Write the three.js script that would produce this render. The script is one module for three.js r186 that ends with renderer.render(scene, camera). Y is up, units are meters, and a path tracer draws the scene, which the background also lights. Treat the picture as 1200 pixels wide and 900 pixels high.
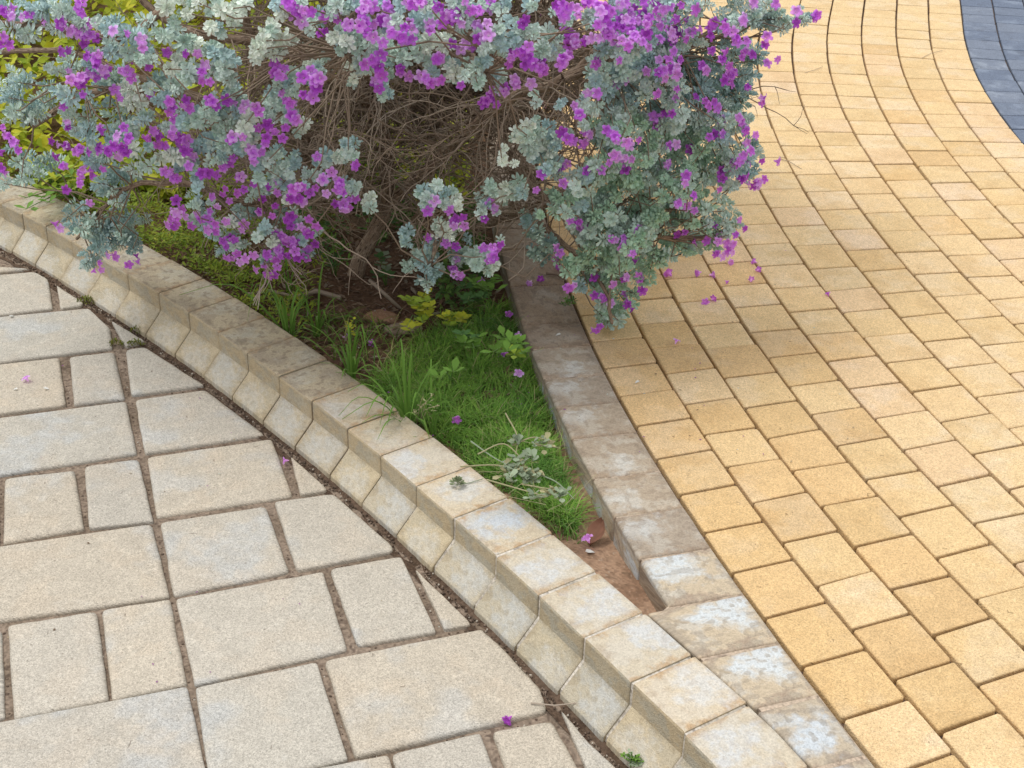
import * as THREE from 'three';
import { mergeGeometries } from 'three/addons/utils/BufferGeometryUtils.js';

// ---------------------------------------------------------------- camera, sky, sun, exposure
const scene = new THREE.Scene();
const camera = new THREE.PerspectiveCamera(30.69, 4 / 3, 0.05, 400);
camera.position.set(0, 1.3152, 0);
camera.rotation.set(-0.52217, 0, 0.02985, 'XYZ');
const renderer = new THREE.WebGLRenderer({ antialias: true });
renderer.toneMapping = THREE.LinearToneMapping;
renderer.toneMappingExposure = 1.36;
renderer.shadowMap.enabled = true;

let seedState = 20240611;
function rnd() { seedState = (seedState + 0x6D2B79F5) | 0; let t = Math.imul(seedState ^ (seedState >>> 15), 1 | seedState); t = (t + Math.imul(t ^ (t >>> 7), 61 | t)) ^ t; return ((t ^ (t >>> 14)) >>> 0) / 4294967296; }
const rr = (a, b) => a + (b - a) * rnd();
const gauss = () => (rnd() + rnd() + rnd() + rnd() - 2) * 1.0;
const pick = (a) => a[Math.floor(rnd() * a.length) % a.length];
const clamp = (x, a = 0, b = 1) => Math.min(b, Math.max(a, x));
const smooth = (a, b, x) => { const t = clamp((x - a) / (b - a)); return t * t * (3 - 2 * t); };
const mix = (a, b, t) => a + (b - a) * t;
const mix3 = (a, b, t) => [mix(a[0], b[0], t), mix(a[1], b[1], t), mix(a[2], b[2], t)];

// tileable value noise on a lattice of `per` cells
const lattices = new Map();
function lattice(per, seed) {
  const key = per * 977 + seed;
  if (!lattices.has(key)) {
    let s = (seed * 7919 + per * 104729 + 12345) | 0; const a = new Float32Array(per * per);
    for (let i = 0; i < a.length; i++) { s = (Math.imul(s, 1664525) + 1013904223) | 0; a[i] = ((s >>> 8) & 0xffff) / 65535; }
    lattices.set(key, a);
  }
  return lattices.get(key);
}
function tn(u, v, per, seed) {
  const a = lattice(per, seed), x = (u - Math.floor(u)) * per, y = (v - Math.floor(v)) * per;
  const x0 = Math.floor(x) % per, y0 = Math.floor(y) % per, x1 = (x0 + 1) % per, y1 = (y0 + 1) % per;
  let fx = x - Math.floor(x), fy = y - Math.floor(y); fx = fx * fx * (3 - 2 * fx); fy = fy * fy * (3 - 2 * fy);
  return mix(mix(a[y0 * per + x0], a[y0 * per + x1], fx), mix(a[y1 * per + x0], a[y1 * per + x1], fx), fy);
}
const fbm = (u, v, per, seed, oct = 4) => { let s = 0, w = 0.5, t = 0; for (let i = 0; i < oct; i++) { s += w * tn(u, v, per << i, seed + i * 13); t += w; w *= 0.55; } return s / t; };

// overcast sky: a bright even cloud layer, a little brighter overhead and towards the veiled sun
const sunDir = new THREE.Vector3(-0.36, 1.0, 0.04).normalize();
{
  const Wd = 512, Hd = 256, d = new Float32Array(Wd * Hd * 4);
  for (let j = 0; j < Hd; j++) for (let i = 0; i < Wd; i++) {
    const el = ((j + 0.5) / Hd - 0.5) * Math.PI, az = ((i + 0.5) / Wd) * 2 * Math.PI, k = (j * Wd + i) * 4;
    const y = Math.sin(el), x = -Math.cos(el) * Math.cos(az), z = -Math.cos(el) * Math.sin(az);
    const cl = fbm(i / Wd, j / Hd, 6, 3, 4) - 0.5, c = Math.max(0, x * sunDir.x + y * sunDir.y + z * sunDir.z);
    let L = 0.53 + 0.34 * Math.max(0, y) + 0.22 * cl + 0.5 * Math.pow(c, 6);
    if (y < 0) L = 0.3;
    d[k] = L * 0.985; d[k + 1] = L; d[k + 2] = L * 1.045; d[k + 3] = 1;
  }
  const sky = new THREE.DataTexture(d, Wd, Hd, THREE.RGBAFormat, THREE.FloatType);
  sky.mapping = THREE.EquirectangularReflectionMapping; sky.magFilter = THREE.LinearFilter; sky.needsUpdate = true;
  scene.background = sky; scene.environment = sky;
}
const sun = new THREE.DirectionalLight(new THREE.Color(1.0, 0.96, 0.89), 1.15);
sun.position.copy(sunDir).multiplyScalar(12).add(new THREE.Vector3(0, 0, -2.5));
sun.target.position.set(0, 0, -2.5);
sun.castShadow = true; sun.shadow.radius = 40; sun.shadow.mapSize.set(4096, 4096);
Object.assign(sun.shadow.camera, { left: -5, right: 5, top: 5, bottom: -5, near: 1, far: 30 });
scene.add(sun, sun.target);

// ---------------------------------------------------------------- helpers: objects
const used = new Map();
function numbered(name) { const n = used.get(name) ?? 0; used.set(name, n + 1); return n ? `${name}_${String(n).padStart(3, '0')}` : name; }
function tag(o, label, category, group) { o.userData.label = label; if (category) o.userData.category = category; if (group) o.userData.group = group; return o; }
function structure(name, label) { const g = new THREE.Group(); g.name = numbered(name); g.userData.kind = 'structure'; if (label) g.userData.label = label; scene.add(g); return g; }
function thing(name, p, label, category, group) { const g = new THREE.Group(); g.name = numbered(name); g.position.copy(p); scene.add(g); return tag(g, label, category, group); }
function mesh(name, geometry, material, parent) { const m = new THREE.Mesh(geometry, material); m.name = numbered(name); m.castShadow = m.receiveShadow = true; parent.add(m); return m; }
function setUD(o, key, value) { o.userData[key] = value; return o; }
const V = (x, y, z) => new THREE.Vector3(x, y, -z);                 // z is counted forward, away from the camera

function geo(pos, nor, uv, idx, col) {
  const g = new THREE.BufferGeometry();
  g.setAttribute('position', new THREE.Float32BufferAttribute(pos, 3));
  if (uv) g.setAttribute('uv', new THREE.Float32BufferAttribute(uv, 2));
  if (col) g.setAttribute('color', new THREE.Float32BufferAttribute(col, 3));
  if (idx) g.setIndex(idx);
  if (nor) g.setAttribute('normal', new THREE.Float32BufferAttribute(nor, 3)); else g.computeVertexNormals();
  return g;
}
// a stone: polygon in plan (x, forward z), rounded corners, worn rounded upper edge
function stone(poly, top, bottom, bevel, corner, o = {}) {
  let area = 0; const n0 = poly.length;
  for (let i = 0; i < n0; i++) { const a = poly[i], b = poly[(i + 1) % n0]; area += a[0] * b[1] - b[0] * a[1]; }
  if (area < 0) poly = poly.slice().reverse();                       // counter-clockwise in (x, z forward)
  let per = 0; for (let i = 0; i < n0; i++) per += Math.hypot(poly[(i + 1) % n0][0] - poly[i][0], poly[(i + 1) % n0][1] - poly[i][1]);
  bevel = Math.min(bevel, 0.3 * Math.abs(area) / per);
  const pat = poly.map(() => ({ c: corner * rr(0.6, 1.5), e: Array.from({ length: o.edge ?? 0 }, () => gauss() * (o.rough ?? 0.0006)), w: 1 + gauss() * (o.wobble ?? 0.15) }));
  const edgesOf = poly.map((p, i) => { const q = poly[(i + 1) % n0], l = Math.hypot(q[0] - p[0], q[1] - p[1]); return { nx: (q[1] - p[1]) / l, ny: -(q[0] - p[0]) / l, l }; });
  const outline = (d) => {                                            // the polygon drawn in by d, with rounded corners and uneven edges
    const P = poly.map((p, i) => { const a = edgesOf[(i + n0 - 1) % n0], b = edgesOf[i], da = d * pat[(i + n0 - 1) % n0].w, db = d * pat[i].w, det = a.nx * b.ny - a.ny * b.nx; if (Math.abs(det) < 0.02) return [p[0] - b.nx * db, p[1] - b.ny * db]; const ka = a.nx * p[0] + a.ny * p[1] - da, kb = b.nx * p[0] + b.ny * p[1] - db; return [(ka * b.ny - kb * a.ny) / det, (a.nx * kb - b.nx * ka) / det]; });
    const R = [];
    for (let i = 0; i < n0; i++) {
      const p = P[i], a = P[(i + n0 - 1) % n0], b = P[(i + 1) % n0], da = Math.hypot(a[0] - p[0], a[1] - p[1]) || 1e-6, db = Math.hypot(b[0] - p[0], b[1] - p[1]) || 1e-6, da2 = Math.hypot(P[(i + 2) % n0][0] - b[0], P[(i + 2) % n0][1] - b[1]) || 1e-6;
      const ca = Math.min(pat[i].c, da * 0.3), cb = Math.min(pat[i].c, db * 0.3), cn = Math.min(pat[(i + 1) % n0].c, db * 0.3);
      const A = [mix(p[0], a[0], ca / da), mix(p[1], a[1], ca / da)], B = [mix(p[0], b[0], cb / db), mix(p[1], b[1], cb / db)], en = edgesOf[i], ep = edgesOf[(i + n0 - 1) % n0];
      R.push([...A, ep.nx, ep.ny]); if (o.round) R.push([(A[0] + B[0]) / 4 + p[0] / 2, (A[1] + B[1]) / 4 + p[1] / 2, (ep.nx + en.nx) / 2, (ep.ny + en.ny) / 2]); R.push([...B, en.nx, en.ny]);
      for (let k = 1; k <= (o.edge ?? 0); k++) { const t = (cb + (db - cb - cn) * k / ((o.edge ?? 0) + 1)) / db, w = pat[i].e[k - 1]; R.push([mix(p[0], b[0], t) + en.nx * w, mix(p[1], b[1], t) + en.ny * w, en.nx, en.ny]); }
    }
    return R;
  };
  const rim = outline(-(o.grow ?? 0)), n = rim.length;
  let cx = 0, cz = 0; for (const p of poly) { cx += p[0] / n0; cz += p[1] / n0; }
  const tx = (o.tilt ?? 0) * gauss(), tz = (o.tilt ?? 0) * gauss();
  const us = o.uvScale ?? 2, uo = o.cell ? 0 : rnd(), vo = o.cell ? 0 : rnd(), turn = o.cell ? 0 : Math.floor(rnd() * 4);
  const pos = [], nor = [], uv = [], idx = [];
  const put = (x, z, y, nn) => {
    pos.push(x, y + tx * (x - cx) + tz * (z - cz), -z); nor.push(nn[0], nn[1], -nn[2]);
    if (o.cell) { const q = o.cell(x, z, y); uv.push(q[0], q[1]); return; }
    let u = x * us + y * us * 0.7, v = z * us + y * us * 0.7; for (let k = 0; k < turn; k++) [u, v] = [-v, u]; uv.push(u + uo, v + vo);
  };
  const rings = [[1, 0, 0, 1], [0.45, -0.14, 0.42, 0.9], [0.12, -0.5, 0.85, 0.5], [0, -1, 1, 0.0]];
  for (const [inset, dy, h, up] of rings) { const R = outline(bevel * inset - (o.grow ?? 0)); for (let i = 0; i < n; i++) { const q = R[i], l = Math.hypot(h, up); put(q[0], q[1], top + dy * bevel * (o.drop ?? 1), [q[2] * h / l, up / l, q[3] * h / l]); } }
  for (let i = 0; i < n; i++) put(rim[i][0], rim[i][1], bottom, [rim[i][2], 0, rim[i][3]]);
  const c = pos.length / 3; put(cx, cz, top, [0, 1, 0]);
  for (let r = 0; r < 4; r++) for (let i = 0; i < n; i++) {
    const j = (i + 1) % n, a = r * n + i, b = r * n + j, d = a + n, e = b + n; idx.push(a, d, e, a, e, b);
  }
  for (let i = 0; i < n; i++) idx.push(i, (i + 1) % n, c);
  return geo(pos, nor, uv, idx);
}
// a tapered tube through points
function tube(pts, r0, r1, sides = 5, uvl = 6) {
  const pos = [], nor = [], uv = [], idx = [], n = pts.length; let ref = new THREE.Vector3(0.31, 0.17, 0.93), len = 0;
  for (let i = 0; i < n; i++) {
    const t = new THREE.Vector3().subVectors(pts[Math.min(n - 1, i + 1)], pts[Math.max(0, i - 1)]).normalize();
    const a = new THREE.Vector3().crossVectors(t, ref); if (a.lengthSq() < 1e-4) a.set(1, 0, 0).cross(t); a.normalize(); const b = new THREE.Vector3().crossVectors(t, a); ref = b.clone().negate().cross(t).lengthSq() > 0 ? ref : ref;
    if (i) len += pts[i].distanceTo(pts[i - 1]);
    const r = mix(r0, r1, i / (n - 1));
    for (let k = 0; k <= sides; k++) {
      const g = (k / sides) * 2 * Math.PI, x = Math.cos(g), y = Math.sin(g), q = a.clone().multiplyScalar(x).addScaledVector(b, y);
      pos.push(pts[i].x + q.x * r, pts[i].y + q.y * r, pts[i].z + q.z * r); nor.push(q.x, q.y, q.z); uv.push(k / sides, len * uvl);
    }
  }
  const w = sides + 1;
  for (let i = 0; i < n - 1; i++) for (let k = 0; k < sides; k++) { const a = i * w + k; idx.push(a, a + 1, a + w, a + 1, a + w + 1, a + w); }
  const base = pos.length / 3, tip = pts[n - 1], td = new THREE.Vector3().subVectors(tip, pts[n - 2]).normalize();
  pos.push(tip.x + td.x * r1, tip.y + td.y * r1, tip.z + td.z * r1); nor.push(td.x, td.y, td.z); uv.push(0.5, len * uvl);
  for (let k = 0; k < sides; k++) idx.push((n - 1) * w + k, (n - 1) * w + k + 1, base);
  return geo(pos, nor, uv, idx);
}
const move = (g, x, y, z) => { g.translate(x, y, z); return g; };

// ---------------------------------------------------------------- materials
function bytes(c) { const f = (x) => { x = clamp(x); return Math.round(255 * (x <= 0.0031308 ? 12.92 * x : 1.055 * Math.pow(x, 1 / 2.4) - 0.055)); }; return [f(c[0]), f(c[1]), f(c[2])]; }
function texture(size, fn, opts = {}) {                              // fn(u, v, i, j) -> [linear colour, height 0..1]
  const c = new Uint8Array(size * size * 4), h = new Uint8Array(size * size * 4);
  for (let j = 0; j < size; j++) for (let i = 0; i < size; i++) {
    const [col, ht] = fn((i + 0.5) / size, (j + 0.5) / size, i, j), b = bytes(col), k = (j * size + i) * 4, y = Math.round(255 * clamp(ht));
    c[k] = b[0]; c[k + 1] = b[1]; c[k + 2] = b[2]; c[k + 3] = 255; h[k] = h[k + 1] = h[k + 2] = y; h[k + 3] = 255;
  }
  const make = (data, srgb) => { const t = new THREE.DataTexture(data, size, size); t.wrapS = t.wrapT = THREE.RepeatWrapping; t.magFilter = THREE.LinearFilter; t.minFilter = THREE.LinearMipmapLinearFilter; t.generateMipmaps = true; if (srgb) t.colorSpace = THREE.SRGBColorSpace; t.needsUpdate = true; return t; };
  return { map: make(c, true), bumpMap: opts.noBump ? undefined : make(h, false) };
}
const std = (o) => { const { color, ...r } = o; for (const k of Object.keys(r)) if (r[k] === undefined) delete r[k]; const m = new THREE.MeshPhysicalMaterial({ roughness: 0.9, ...r }); if (color) m.color.setRGB(...color); return m; };
const speckTable = (size, seed) => { let s = seed | 0; const a = new Float32Array(size * size); for (let i = 0; i < a.length; i++) { s = (Math.imul(s, 1664525) + 1013904223) | 0; a[i] = (s >>> 8) / 16777216; } return a; };
const grainA = speckTable(1024, 11), grainB = speckTable(1024, 77);
const grain = (t, i, j) => t[(j & 1023) * 1024 + (i & 1023)];

// concrete with sand grain: pale paving (0.5 m tile), yellow paving, blue paving
function concrete(P) {
  return texture(1024, (u, v, i, j) => {
    const f = fbm(u, v, 6, P.seed, 5), g = fbm(u, v, 24, P.seed + 40, 4), q = tn(u, v, 220, P.seed + 5), q2 = tn(u, v, 420, P.seed + 9), e = grain(grainA, i, j);
    let c = mix3(P.base, P.cool, smooth(0.47, 0.7, f) * P.k1); c = mix3(c, P.warm, smooth(0.52, 0.72, fbm(u, v, 9, P.seed + 70, 4)) * P.k2);
    const m = 0.9 + 0.2 * g; let k = m * (1 + (q - 0.5) * P.grain * 0.5 + (q2 - 0.5) * P.grain * 1.2 + (e - 0.5) * P.grain * 0.9);
    c = [c[0] * k, c[1] * k, c[2] * k];
    const pit = smooth(0.8, 0.93, q2) * smooth(0.45, 0.65, tn(u, v, 60, P.seed + 31)); c = mix3(c, P.pit, pit * 0.75);
    const lite = smooth(0.84, 0.95, tn(u, v, 300, P.seed + 99)); c = mix3(c, P.lite, lite * 0.45);
    const dot = smooth(0.955, 0.985, tn(u, v, 90, P.seed + 121)); c = mix3(c, P.dot, dot * 0.7);
    return [c, 0.55 + (q - 0.5) * 0.45 + (q2 - 0.5) * 0.35 - pit * 0.4 - dot * 0.3 + (f - 0.5) * 0.3];
  });
}
const paleTex = concrete({ seed: 3, base: [0.465, 0.425, 0.355], cool: [0.455, 0.465, 0.455], warm: [0.485, 0.425, 0.34], k1: 0.55, k2: 0.55, grain: 0.46, pit: [0.23, 0.2, 0.165], lite: [0.72, 0.68, 0.6], dot: [0.16, 0.13, 0.1] });
const yellowTex = concrete({ seed: 23, base: [0.635, 0.463, 0.247], cool: [0.645, 0.505, 0.32], warm: [0.575, 0.4, 0.2], k1: 0.7, k2: 0.6, grain: 0.42, pit: [0.36, 0.24, 0.1], lite: [0.8, 0.66, 0.42], dot: [0.2, 0.13, 0.06] });
const blueTex = concrete({ seed: 43, base: [0.14, 0.168, 0.222], cool: [0.215, 0.25, 0.31], warm: [0.115, 0.135, 0.175], k1: 0.9, k2: 0.7, grain: 0.4, pit: [0.06, 0.07, 0.1], lite: [0.3, 0.34, 0.4], dot: [0.04, 0.04, 0.05] });
const tones = (t, list, bumpScale, rough) => list.map((c) => std({ ...t, bumpScale, roughness: rough, color: c, specularIntensity: 0.6 }));
const paleMats = tones(paleTex, [[1, 1, 1], [1.03, 1.0, 0.96], [0.95, 0.955, 0.965], [1.0, 0.97, 0.93], [0.97, 0.985, 1.0]], 0.0011, 0.93);
const yellowMats = tones(yellowTex, [[1, 1, 1], [1.03, 1.025, 1.04], [0.95, 0.935, 0.9], [1.0, 0.985, 0.99], [0.98, 0.96, 0.92], [1.03, 1.03, 1.07], [1.0, 0.98, 1.05], [1.01, 0.99, 0.96]], 0.0009, 0.88);
const wornMats = tones(yellowTex, [[0.95, 0.89, 0.8], [0.92, 0.87, 0.79], [0.97, 0.91, 0.84], [0.9, 0.84, 0.77]], 0.0009, 0.88);
const blueMats = tones(blueTex, [[1, 1, 1], [1.15, 1.12, 1.08], [0.9, 0.92, 0.95]], 0.001, 0.85);

// earth, joint sand
const soilTex = texture(512, (u, v, i, j) => {
  const f = fbm(u, v, 8, 201, 5), q = tn(u, v, 120, 207), q2 = tn(u, v, 50, 215), e = grain(grainB, i, j);
  let c = mix3([0.26, 0.158, 0.1], [0.36, 0.235, 0.155], smooth(0.35, 0.7, f)); c = mix3(c, [0.13, 0.085, 0.055], smooth(0.55, 0.95, q2) * 0.4); const k = 0.8 + 0.4 * q * (0.8 + 0.4 * e);
  c = mix3(c, [0.42, 0.33, 0.25], smooth(0.86, 0.96, tn(u, v, 90, 231)) * 0.6); return [[c[0] * k, c[1] * k, c[2] * k], 0.3 + 0.4 * q + 0.3 * q2];
});
const sandTex = texture(512, (u, v, i, j) => {
  const f = fbm(u, v, 8, 301, 5), q = tn(u, v, 170, 307), q2 = tn(u, v, 80, 315), e = grain(grainB, i, j);
  let c = mix3([0.25, 0.195, 0.145], [0.34, 0.27, 0.21], smooth(0.35, 0.65, f)); const k = 0.7 + 0.6 * q * (0.7 + 0.6 * e); c = mix3(c, [0.15, 0.11, 0.085], smooth(0.68, 0.88, q2) * 0.7);
  return [[c[0] * k, c[1] * k, c[2] * k], 0.3 + 0.4 * q + 0.3 * q2];
});
const soilMat = std({ ...soilTex, bumpScale: 0.004, roughness: 1, specularIntensity: 0.2 });
const clayMat = std({ ...soilTex, bumpScale: 0.0015, roughness: 1, color: [1.1, 1.05, 1.0], specularIntensity: 0.2 });
const sandMat = std({ ...sandTex, bumpScale: 0.004, roughness: 1, color: [0.74, 0.72, 0.7], specularIntensity: 0.3 });
const gapMat = std({ ...sandTex, bumpScale: 0.005, roughness: 1, color: [0.55, 0.5, 0.46], specularIntensity: 0.3 });
const duskSandMat = std({ ...sandTex, bumpScale: 0.003, roughness: 1, color: [0.4, 0.34, 0.32], specularIntensity: 0.3 });

// kerb stones: an atlas of 4 x 4 weathered faces; each has its own stains
function kerbAtlas(seed, cells) {
  const S = 1024, N = 4;
  return texture(S, (u, v, i, j) => {
    const cu = Math.floor(u * N), cv = Math.floor(v * N), k = cells[(cv * N + cu) % cells.length], x = u * N - cu, y = v * N - cv, s = seed + (cv * N + cu) * 17;
    const w = (fbm(u, v, 28, seed + 3, 5) - 0.5), w2 = fbm(u, v, 40, seed + 9, 5), w3 = fbm(u, v, 20, seed + 15, 5), q = tn(u, v, 230, seed + 21), q2 = tn(u, v, 400, seed + 27), e = grain(grainA, i, j);
    const hx = (grain(grainB, s, 3) - 0.5) * 0.55, hy = (grain(grainB, s, 9) - 0.5) * 0.5;
    let c = mix3(k.base, k.base2, smooth(0.4, 0.62, w3));
    const rim = Math.min(x, 1 - x, y, 1 - y) + w * 0.5;               // rust and dirt drawn in from the joints
    c = mix3(c, k.rust, (1 - smooth(-0.02, 0.16, Math.min(x, 1 - x) + w * 0.45)) * k.kr * smooth(0.3, 0.55, w2));
    c = mix3(c, k.dirt, (1 - smooth(0.02, 0.12, rim)) * k.kd);
    const rad = Math.hypot((x - 0.5 - hx) * 1.15, (y - 0.5 - hy) * 1.0) + w * 0.62 + (fbm(u, v, 9, seed + 71, 3) - 0.5) * 0.35; // lime bloom with a broken outline
    c = mix3(c, k.bloom, (1 - smooth(k.br - 0.16, k.br + 0.1, rad)) * k.kb * (0.55 + 0.45 * smooth(0.35, 0.55, w2)));
    c = mix3(c, k.dirt, smooth(0.6, 0.7, tn(u, v, 60, seed + 60) * 0.5 + w2 * 0.55) * k.ks);
    const g = 1 + (q - 0.5) * 0.24 + (q2 - 0.5) * 0.26 + (e - 0.5) * 0.1; c = [c[0] * g, c[1] * g, c[2] * g];
    const pit = smooth(0.85, 0.95, q2); c = mix3(c, [0.2, 0.16, 0.12], pit * 0.4);
    return [c, 0.5 + (q - 0.5) * 0.4 + (q2 - 0.5) * 0.3 + (w2 - 0.5) * 0.4 - pit * 0.3];
  });
}
const kOld = { base: [0.45, 0.385, 0.275], base2: [0.37, 0.315, 0.235], rust: [0.48, 0.31, 0.165], dirt: [0.25, 0.205, 0.15], bloom: [0.49, 0.48, 0.41], kr: 0.75, kd: 0.4, kb: 0.5, ks: 0.6, br: 0.32 };
const kPale = { base: [0.55, 0.475, 0.355], base2: [0.56, 0.5, 0.4], rust: [0.52, 0.34, 0.17], dirt: [0.35, 0.27, 0.19], bloom: [0.565, 0.58, 0.58], kr: 0.85, kd: 0.4, kb: 0.7, ks: 0.2, br: 0.36 };
const kMid = { ...kPale, base: [0.49, 0.42, 0.31], base2: [0.45, 0.4, 0.315], kb: 0.4, br: 0.3, ks: 0.35 };
const kFace = { base: [0.43, 0.355, 0.235], base2: [0.38, 0.345, 0.265], rust: [0.4, 0.3, 0.17], dirt: [0.3, 0.245, 0.16], bloom: [0.5, 0.47, 0.38], kr: 0.3, kd: 0.3, kb: 0.25, ks: 0.3, br: 0.3 };
const kApron = { ...kFace, base: [0.48, 0.41, 0.285], base2: [0.43, 0.38, 0.28], bloom: [0.55, 0.55, 0.52], kb: 0.45, br: 0.4 };
const kBlue = { ...kPale, base: [0.54, 0.46, 0.335], base2: [0.52, 0.5, 0.45], bloom: [0.5, 0.545, 0.59], kb: 0.85, br: 0.3, rust: [0.55, 0.36, 0.19], kr: 0.95 }, kGrey = { ...kApron, base: [0.465, 0.41, 0.305], base2: [0.43, 0.4, 0.33], bloom: [0.52, 0.53, 0.51], kb: 0.5 };
const kerbCells = [kOld, kOld, kOld, kOld, kMid, kMid, kMid, kMid, kPale, kBlue, kPale, kBlue, kFace, kFace, kApron, kGrey], slopedTexB = kerbAtlas(877, kerbCells);
const slopedTex = kerbAtlas(501, [kOld, kOld, kOld, kOld, kMid, kMid, kMid, kMid, kPale, kBlue, kBlue, kPale, kFace, kFace, kApron, kGrey]);
const rDark = { base: [0.27, 0.205, 0.145], base2: [0.31, 0.25, 0.19], rust: [0.36, 0.23, 0.13], dirt: [0.18, 0.14, 0.105], bloom: [0.4, 0.37, 0.31], kr: 0.5, kd: 0.5, kb: 0.45, ks: 0.5, br: 0.24 };  // blocks under the shrub: dirt, with some shade put into the base colour
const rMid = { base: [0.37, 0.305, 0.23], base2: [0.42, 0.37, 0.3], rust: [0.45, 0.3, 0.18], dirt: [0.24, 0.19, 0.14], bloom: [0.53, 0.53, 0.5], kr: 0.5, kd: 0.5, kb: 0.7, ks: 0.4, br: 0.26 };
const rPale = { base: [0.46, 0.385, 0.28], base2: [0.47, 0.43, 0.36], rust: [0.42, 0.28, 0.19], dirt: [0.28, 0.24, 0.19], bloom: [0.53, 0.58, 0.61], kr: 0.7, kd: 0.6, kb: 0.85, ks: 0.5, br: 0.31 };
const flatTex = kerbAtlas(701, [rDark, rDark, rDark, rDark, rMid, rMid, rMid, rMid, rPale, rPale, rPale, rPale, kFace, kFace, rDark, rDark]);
const slopedMats = [[1, 1, 1], [1.04, 1.02, 0.98], [0.95, 0.96, 0.97], [1, 0.98, 0.95]].map((c, i) => std({ ...(i % 2 ? slopedTexB : slopedTex), bumpScale: 0.0012, roughness: 0.9, color: c, specularIntensity: 0.6 }));
const flatMats = [[1, 1, 1], [1.05, 1.03, 1.0], [0.95, 0.95, 0.96]].map((c) => std({ ...flatTex, bumpScale: 0.0014, roughness: 0.9, color: c, specularIntensity: 0.6 }));
const mortarMat = std({ ...sandTex, bumpScale: 0.002, color: [1.65, 1.9, 2.1], roughness: 0.95 });
const oldMortarMat = std({ ...sandTex, bumpScale: 0.002, color: [0.5, 0.46, 0.42], roughness: 0.95 });

// plants
const barkTex = texture(256, (u, v) => {
  const f = fbm(u * 2, v, 8, 401, 4), s = tn(u * 3, v * 0.6, 24, 405), q = tn(u, v, 90, 411);
  let c = mix3([0.3, 0.215, 0.15], [0.46, 0.355, 0.265], smooth(0.35, 0.7, f * 0.6 + s * 0.4)); c = mix3(c, [0.12, 0.08, 0.055], smooth(0.62, 0.8, s)); return [[c[0] * (0.8 + 0.4 * q), c[1] * (0.8 + 0.4 * q), c[2] * (0.8 + 0.4 * q)], 0.3 + 0.5 * (1 - s) + 0.2 * q];
});
const barkMat = std({ ...barkTex, bumpScale: 0.003, roughness: 1, specularIntensity: 0.2 });
const twigMats = [[0.25, 0.19, 0.14], [0.32, 0.255, 0.195], [0.27, 0.205, 0.15], [0.38, 0.315, 0.25]].map((c) => std({ color: c, roughness: 1, specularIntensity: 0.2 }));
const leafy = (c, t = 0.3, o = {}) => std({ color: c, roughness: 0.75, transmission: t, thickness: 0, side: THREE.DoubleSide, vertexColors: true, specularIntensity: 0.4, ...o });
const silver = [[0.58, 0.72, 0.64], [0.79, 0.86, 0.77], [0.41, 0.57, 0.55], [0.49, 0.68, 0.52], [0.65, 0.77, 0.71], [0.49, 0.65, 0.65]];  // palest tone carries leaf highlights, darkest carries shade of the deeper clumps
const silverMats = silver.map((c) => leafy(c, 0.06));
const foliageMat = leafy([1, 1, 1], 0.06);
const petals = [[0.73, 0.28, 0.88], [0.64, 0.18, 0.8], [0.8, 0.45, 0.91], [0.53, 0.11, 0.67], [0.7, 0.22, 0.8], [0.77, 0.35, 0.86]];
const petalMats = petals.map((c) => leafy(c, 0.4, { roughness: 0.6 }));
const greenMats = { lime: leafy([0.5, 0.52, 0.04], 0.4), green: leafy([0.17, 0.33, 0.05], 0.35), deep: leafy([0.08, 0.18, 0.05], 0.3), blade: leafy([0.17, 0.33, 0.05], 0.4), grey: leafy([0.33, 0.4, 0.27], 0.3), straw: leafy([0.45, 0.42, 0.24], 0.3), bright: leafy([0.38, 0.52, 0.055], 0.45), moss: leafy([0.19, 0.21, 0.035], 0.3) };
const whiteGreen = leafy([1, 1, 1], 0.4);

// ---------------------------------------------------------------- measured plan (millimetres)
const PAVERS = [[-1329, 2770, -1320, 2743, -1055, 2726, -1282, 2636], [-1216, 2655, -1032, 2709, -995, 2677, -945, 2544, -1150, 2468], [-964, 2646, -889, 2571, -891, 2559, -927, 2545], [-1149, 2464, -870, 2545, -806, 2463, -782, 2385, -1083, 2277], [-807, 2492, -727, 2417, -756, 2394], [-1081, 2270, -871, 2338, -808, 2166, -1018, 2093], [-850, 2343, -773, 2368, -709, 2196, -792, 2170], [-750, 2377, -717, 2389, -575, 2251, -697, 2209], [-1012, 2076, -702, 2181, -642, 2015, -949, 1899], [-685, 2188, -568, 2233, -436, 2088, -626, 2016], [-836, 1923, -731, 1952, -671, 1794, -782, 1750], [-716, 1968, -634, 1994, -567, 1818, -660, 1794], [-619, 2003, -419, 2072, -357, 1901, -563, 1832], [-373, 2011, -302, 1919, -342, 1904], [-881, 1707, -567, 1808, -499, 1631, -822, 1538], [-553, 1816, -395, 1867, -332, 1700, -491, 1635], [-380, 1880, -290, 1907, -182, 1771, -180, 1758, -318, 1703], [-710, 1553, -595, 1589, -530, 1409, -641, 1368], [-587, 1595, -496, 1623, -433, 1445, -523, 1409], [-486, 1625, -280, 1701, -223, 1525, -420, 1444], [-268, 1708, -164, 1743, -100, 1569, -207, 1535], [-135, 1706, -50, 1587, -86, 1576], [-747, 1328, -430, 1437, -371, 1279, -689, 1164], [-417, 1437, -261, 1494, -197, 1313, -359, 1252], [-249, 1498, -34, 1576, 2, 1529, 50, 1454, 59, 1413, -186, 1318], [-243, 1292, -146, 1322, -102, 1187, -193, 1151], [-140, 1324, -29, 1366, 14, 1225, -95, 1187], [-11, 1370, 66, 1392, 114, 1267, 28, 1233], [83, 1406, 112, 1356, 148, 1309, 171, 1273, 124, 1264]];
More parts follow.
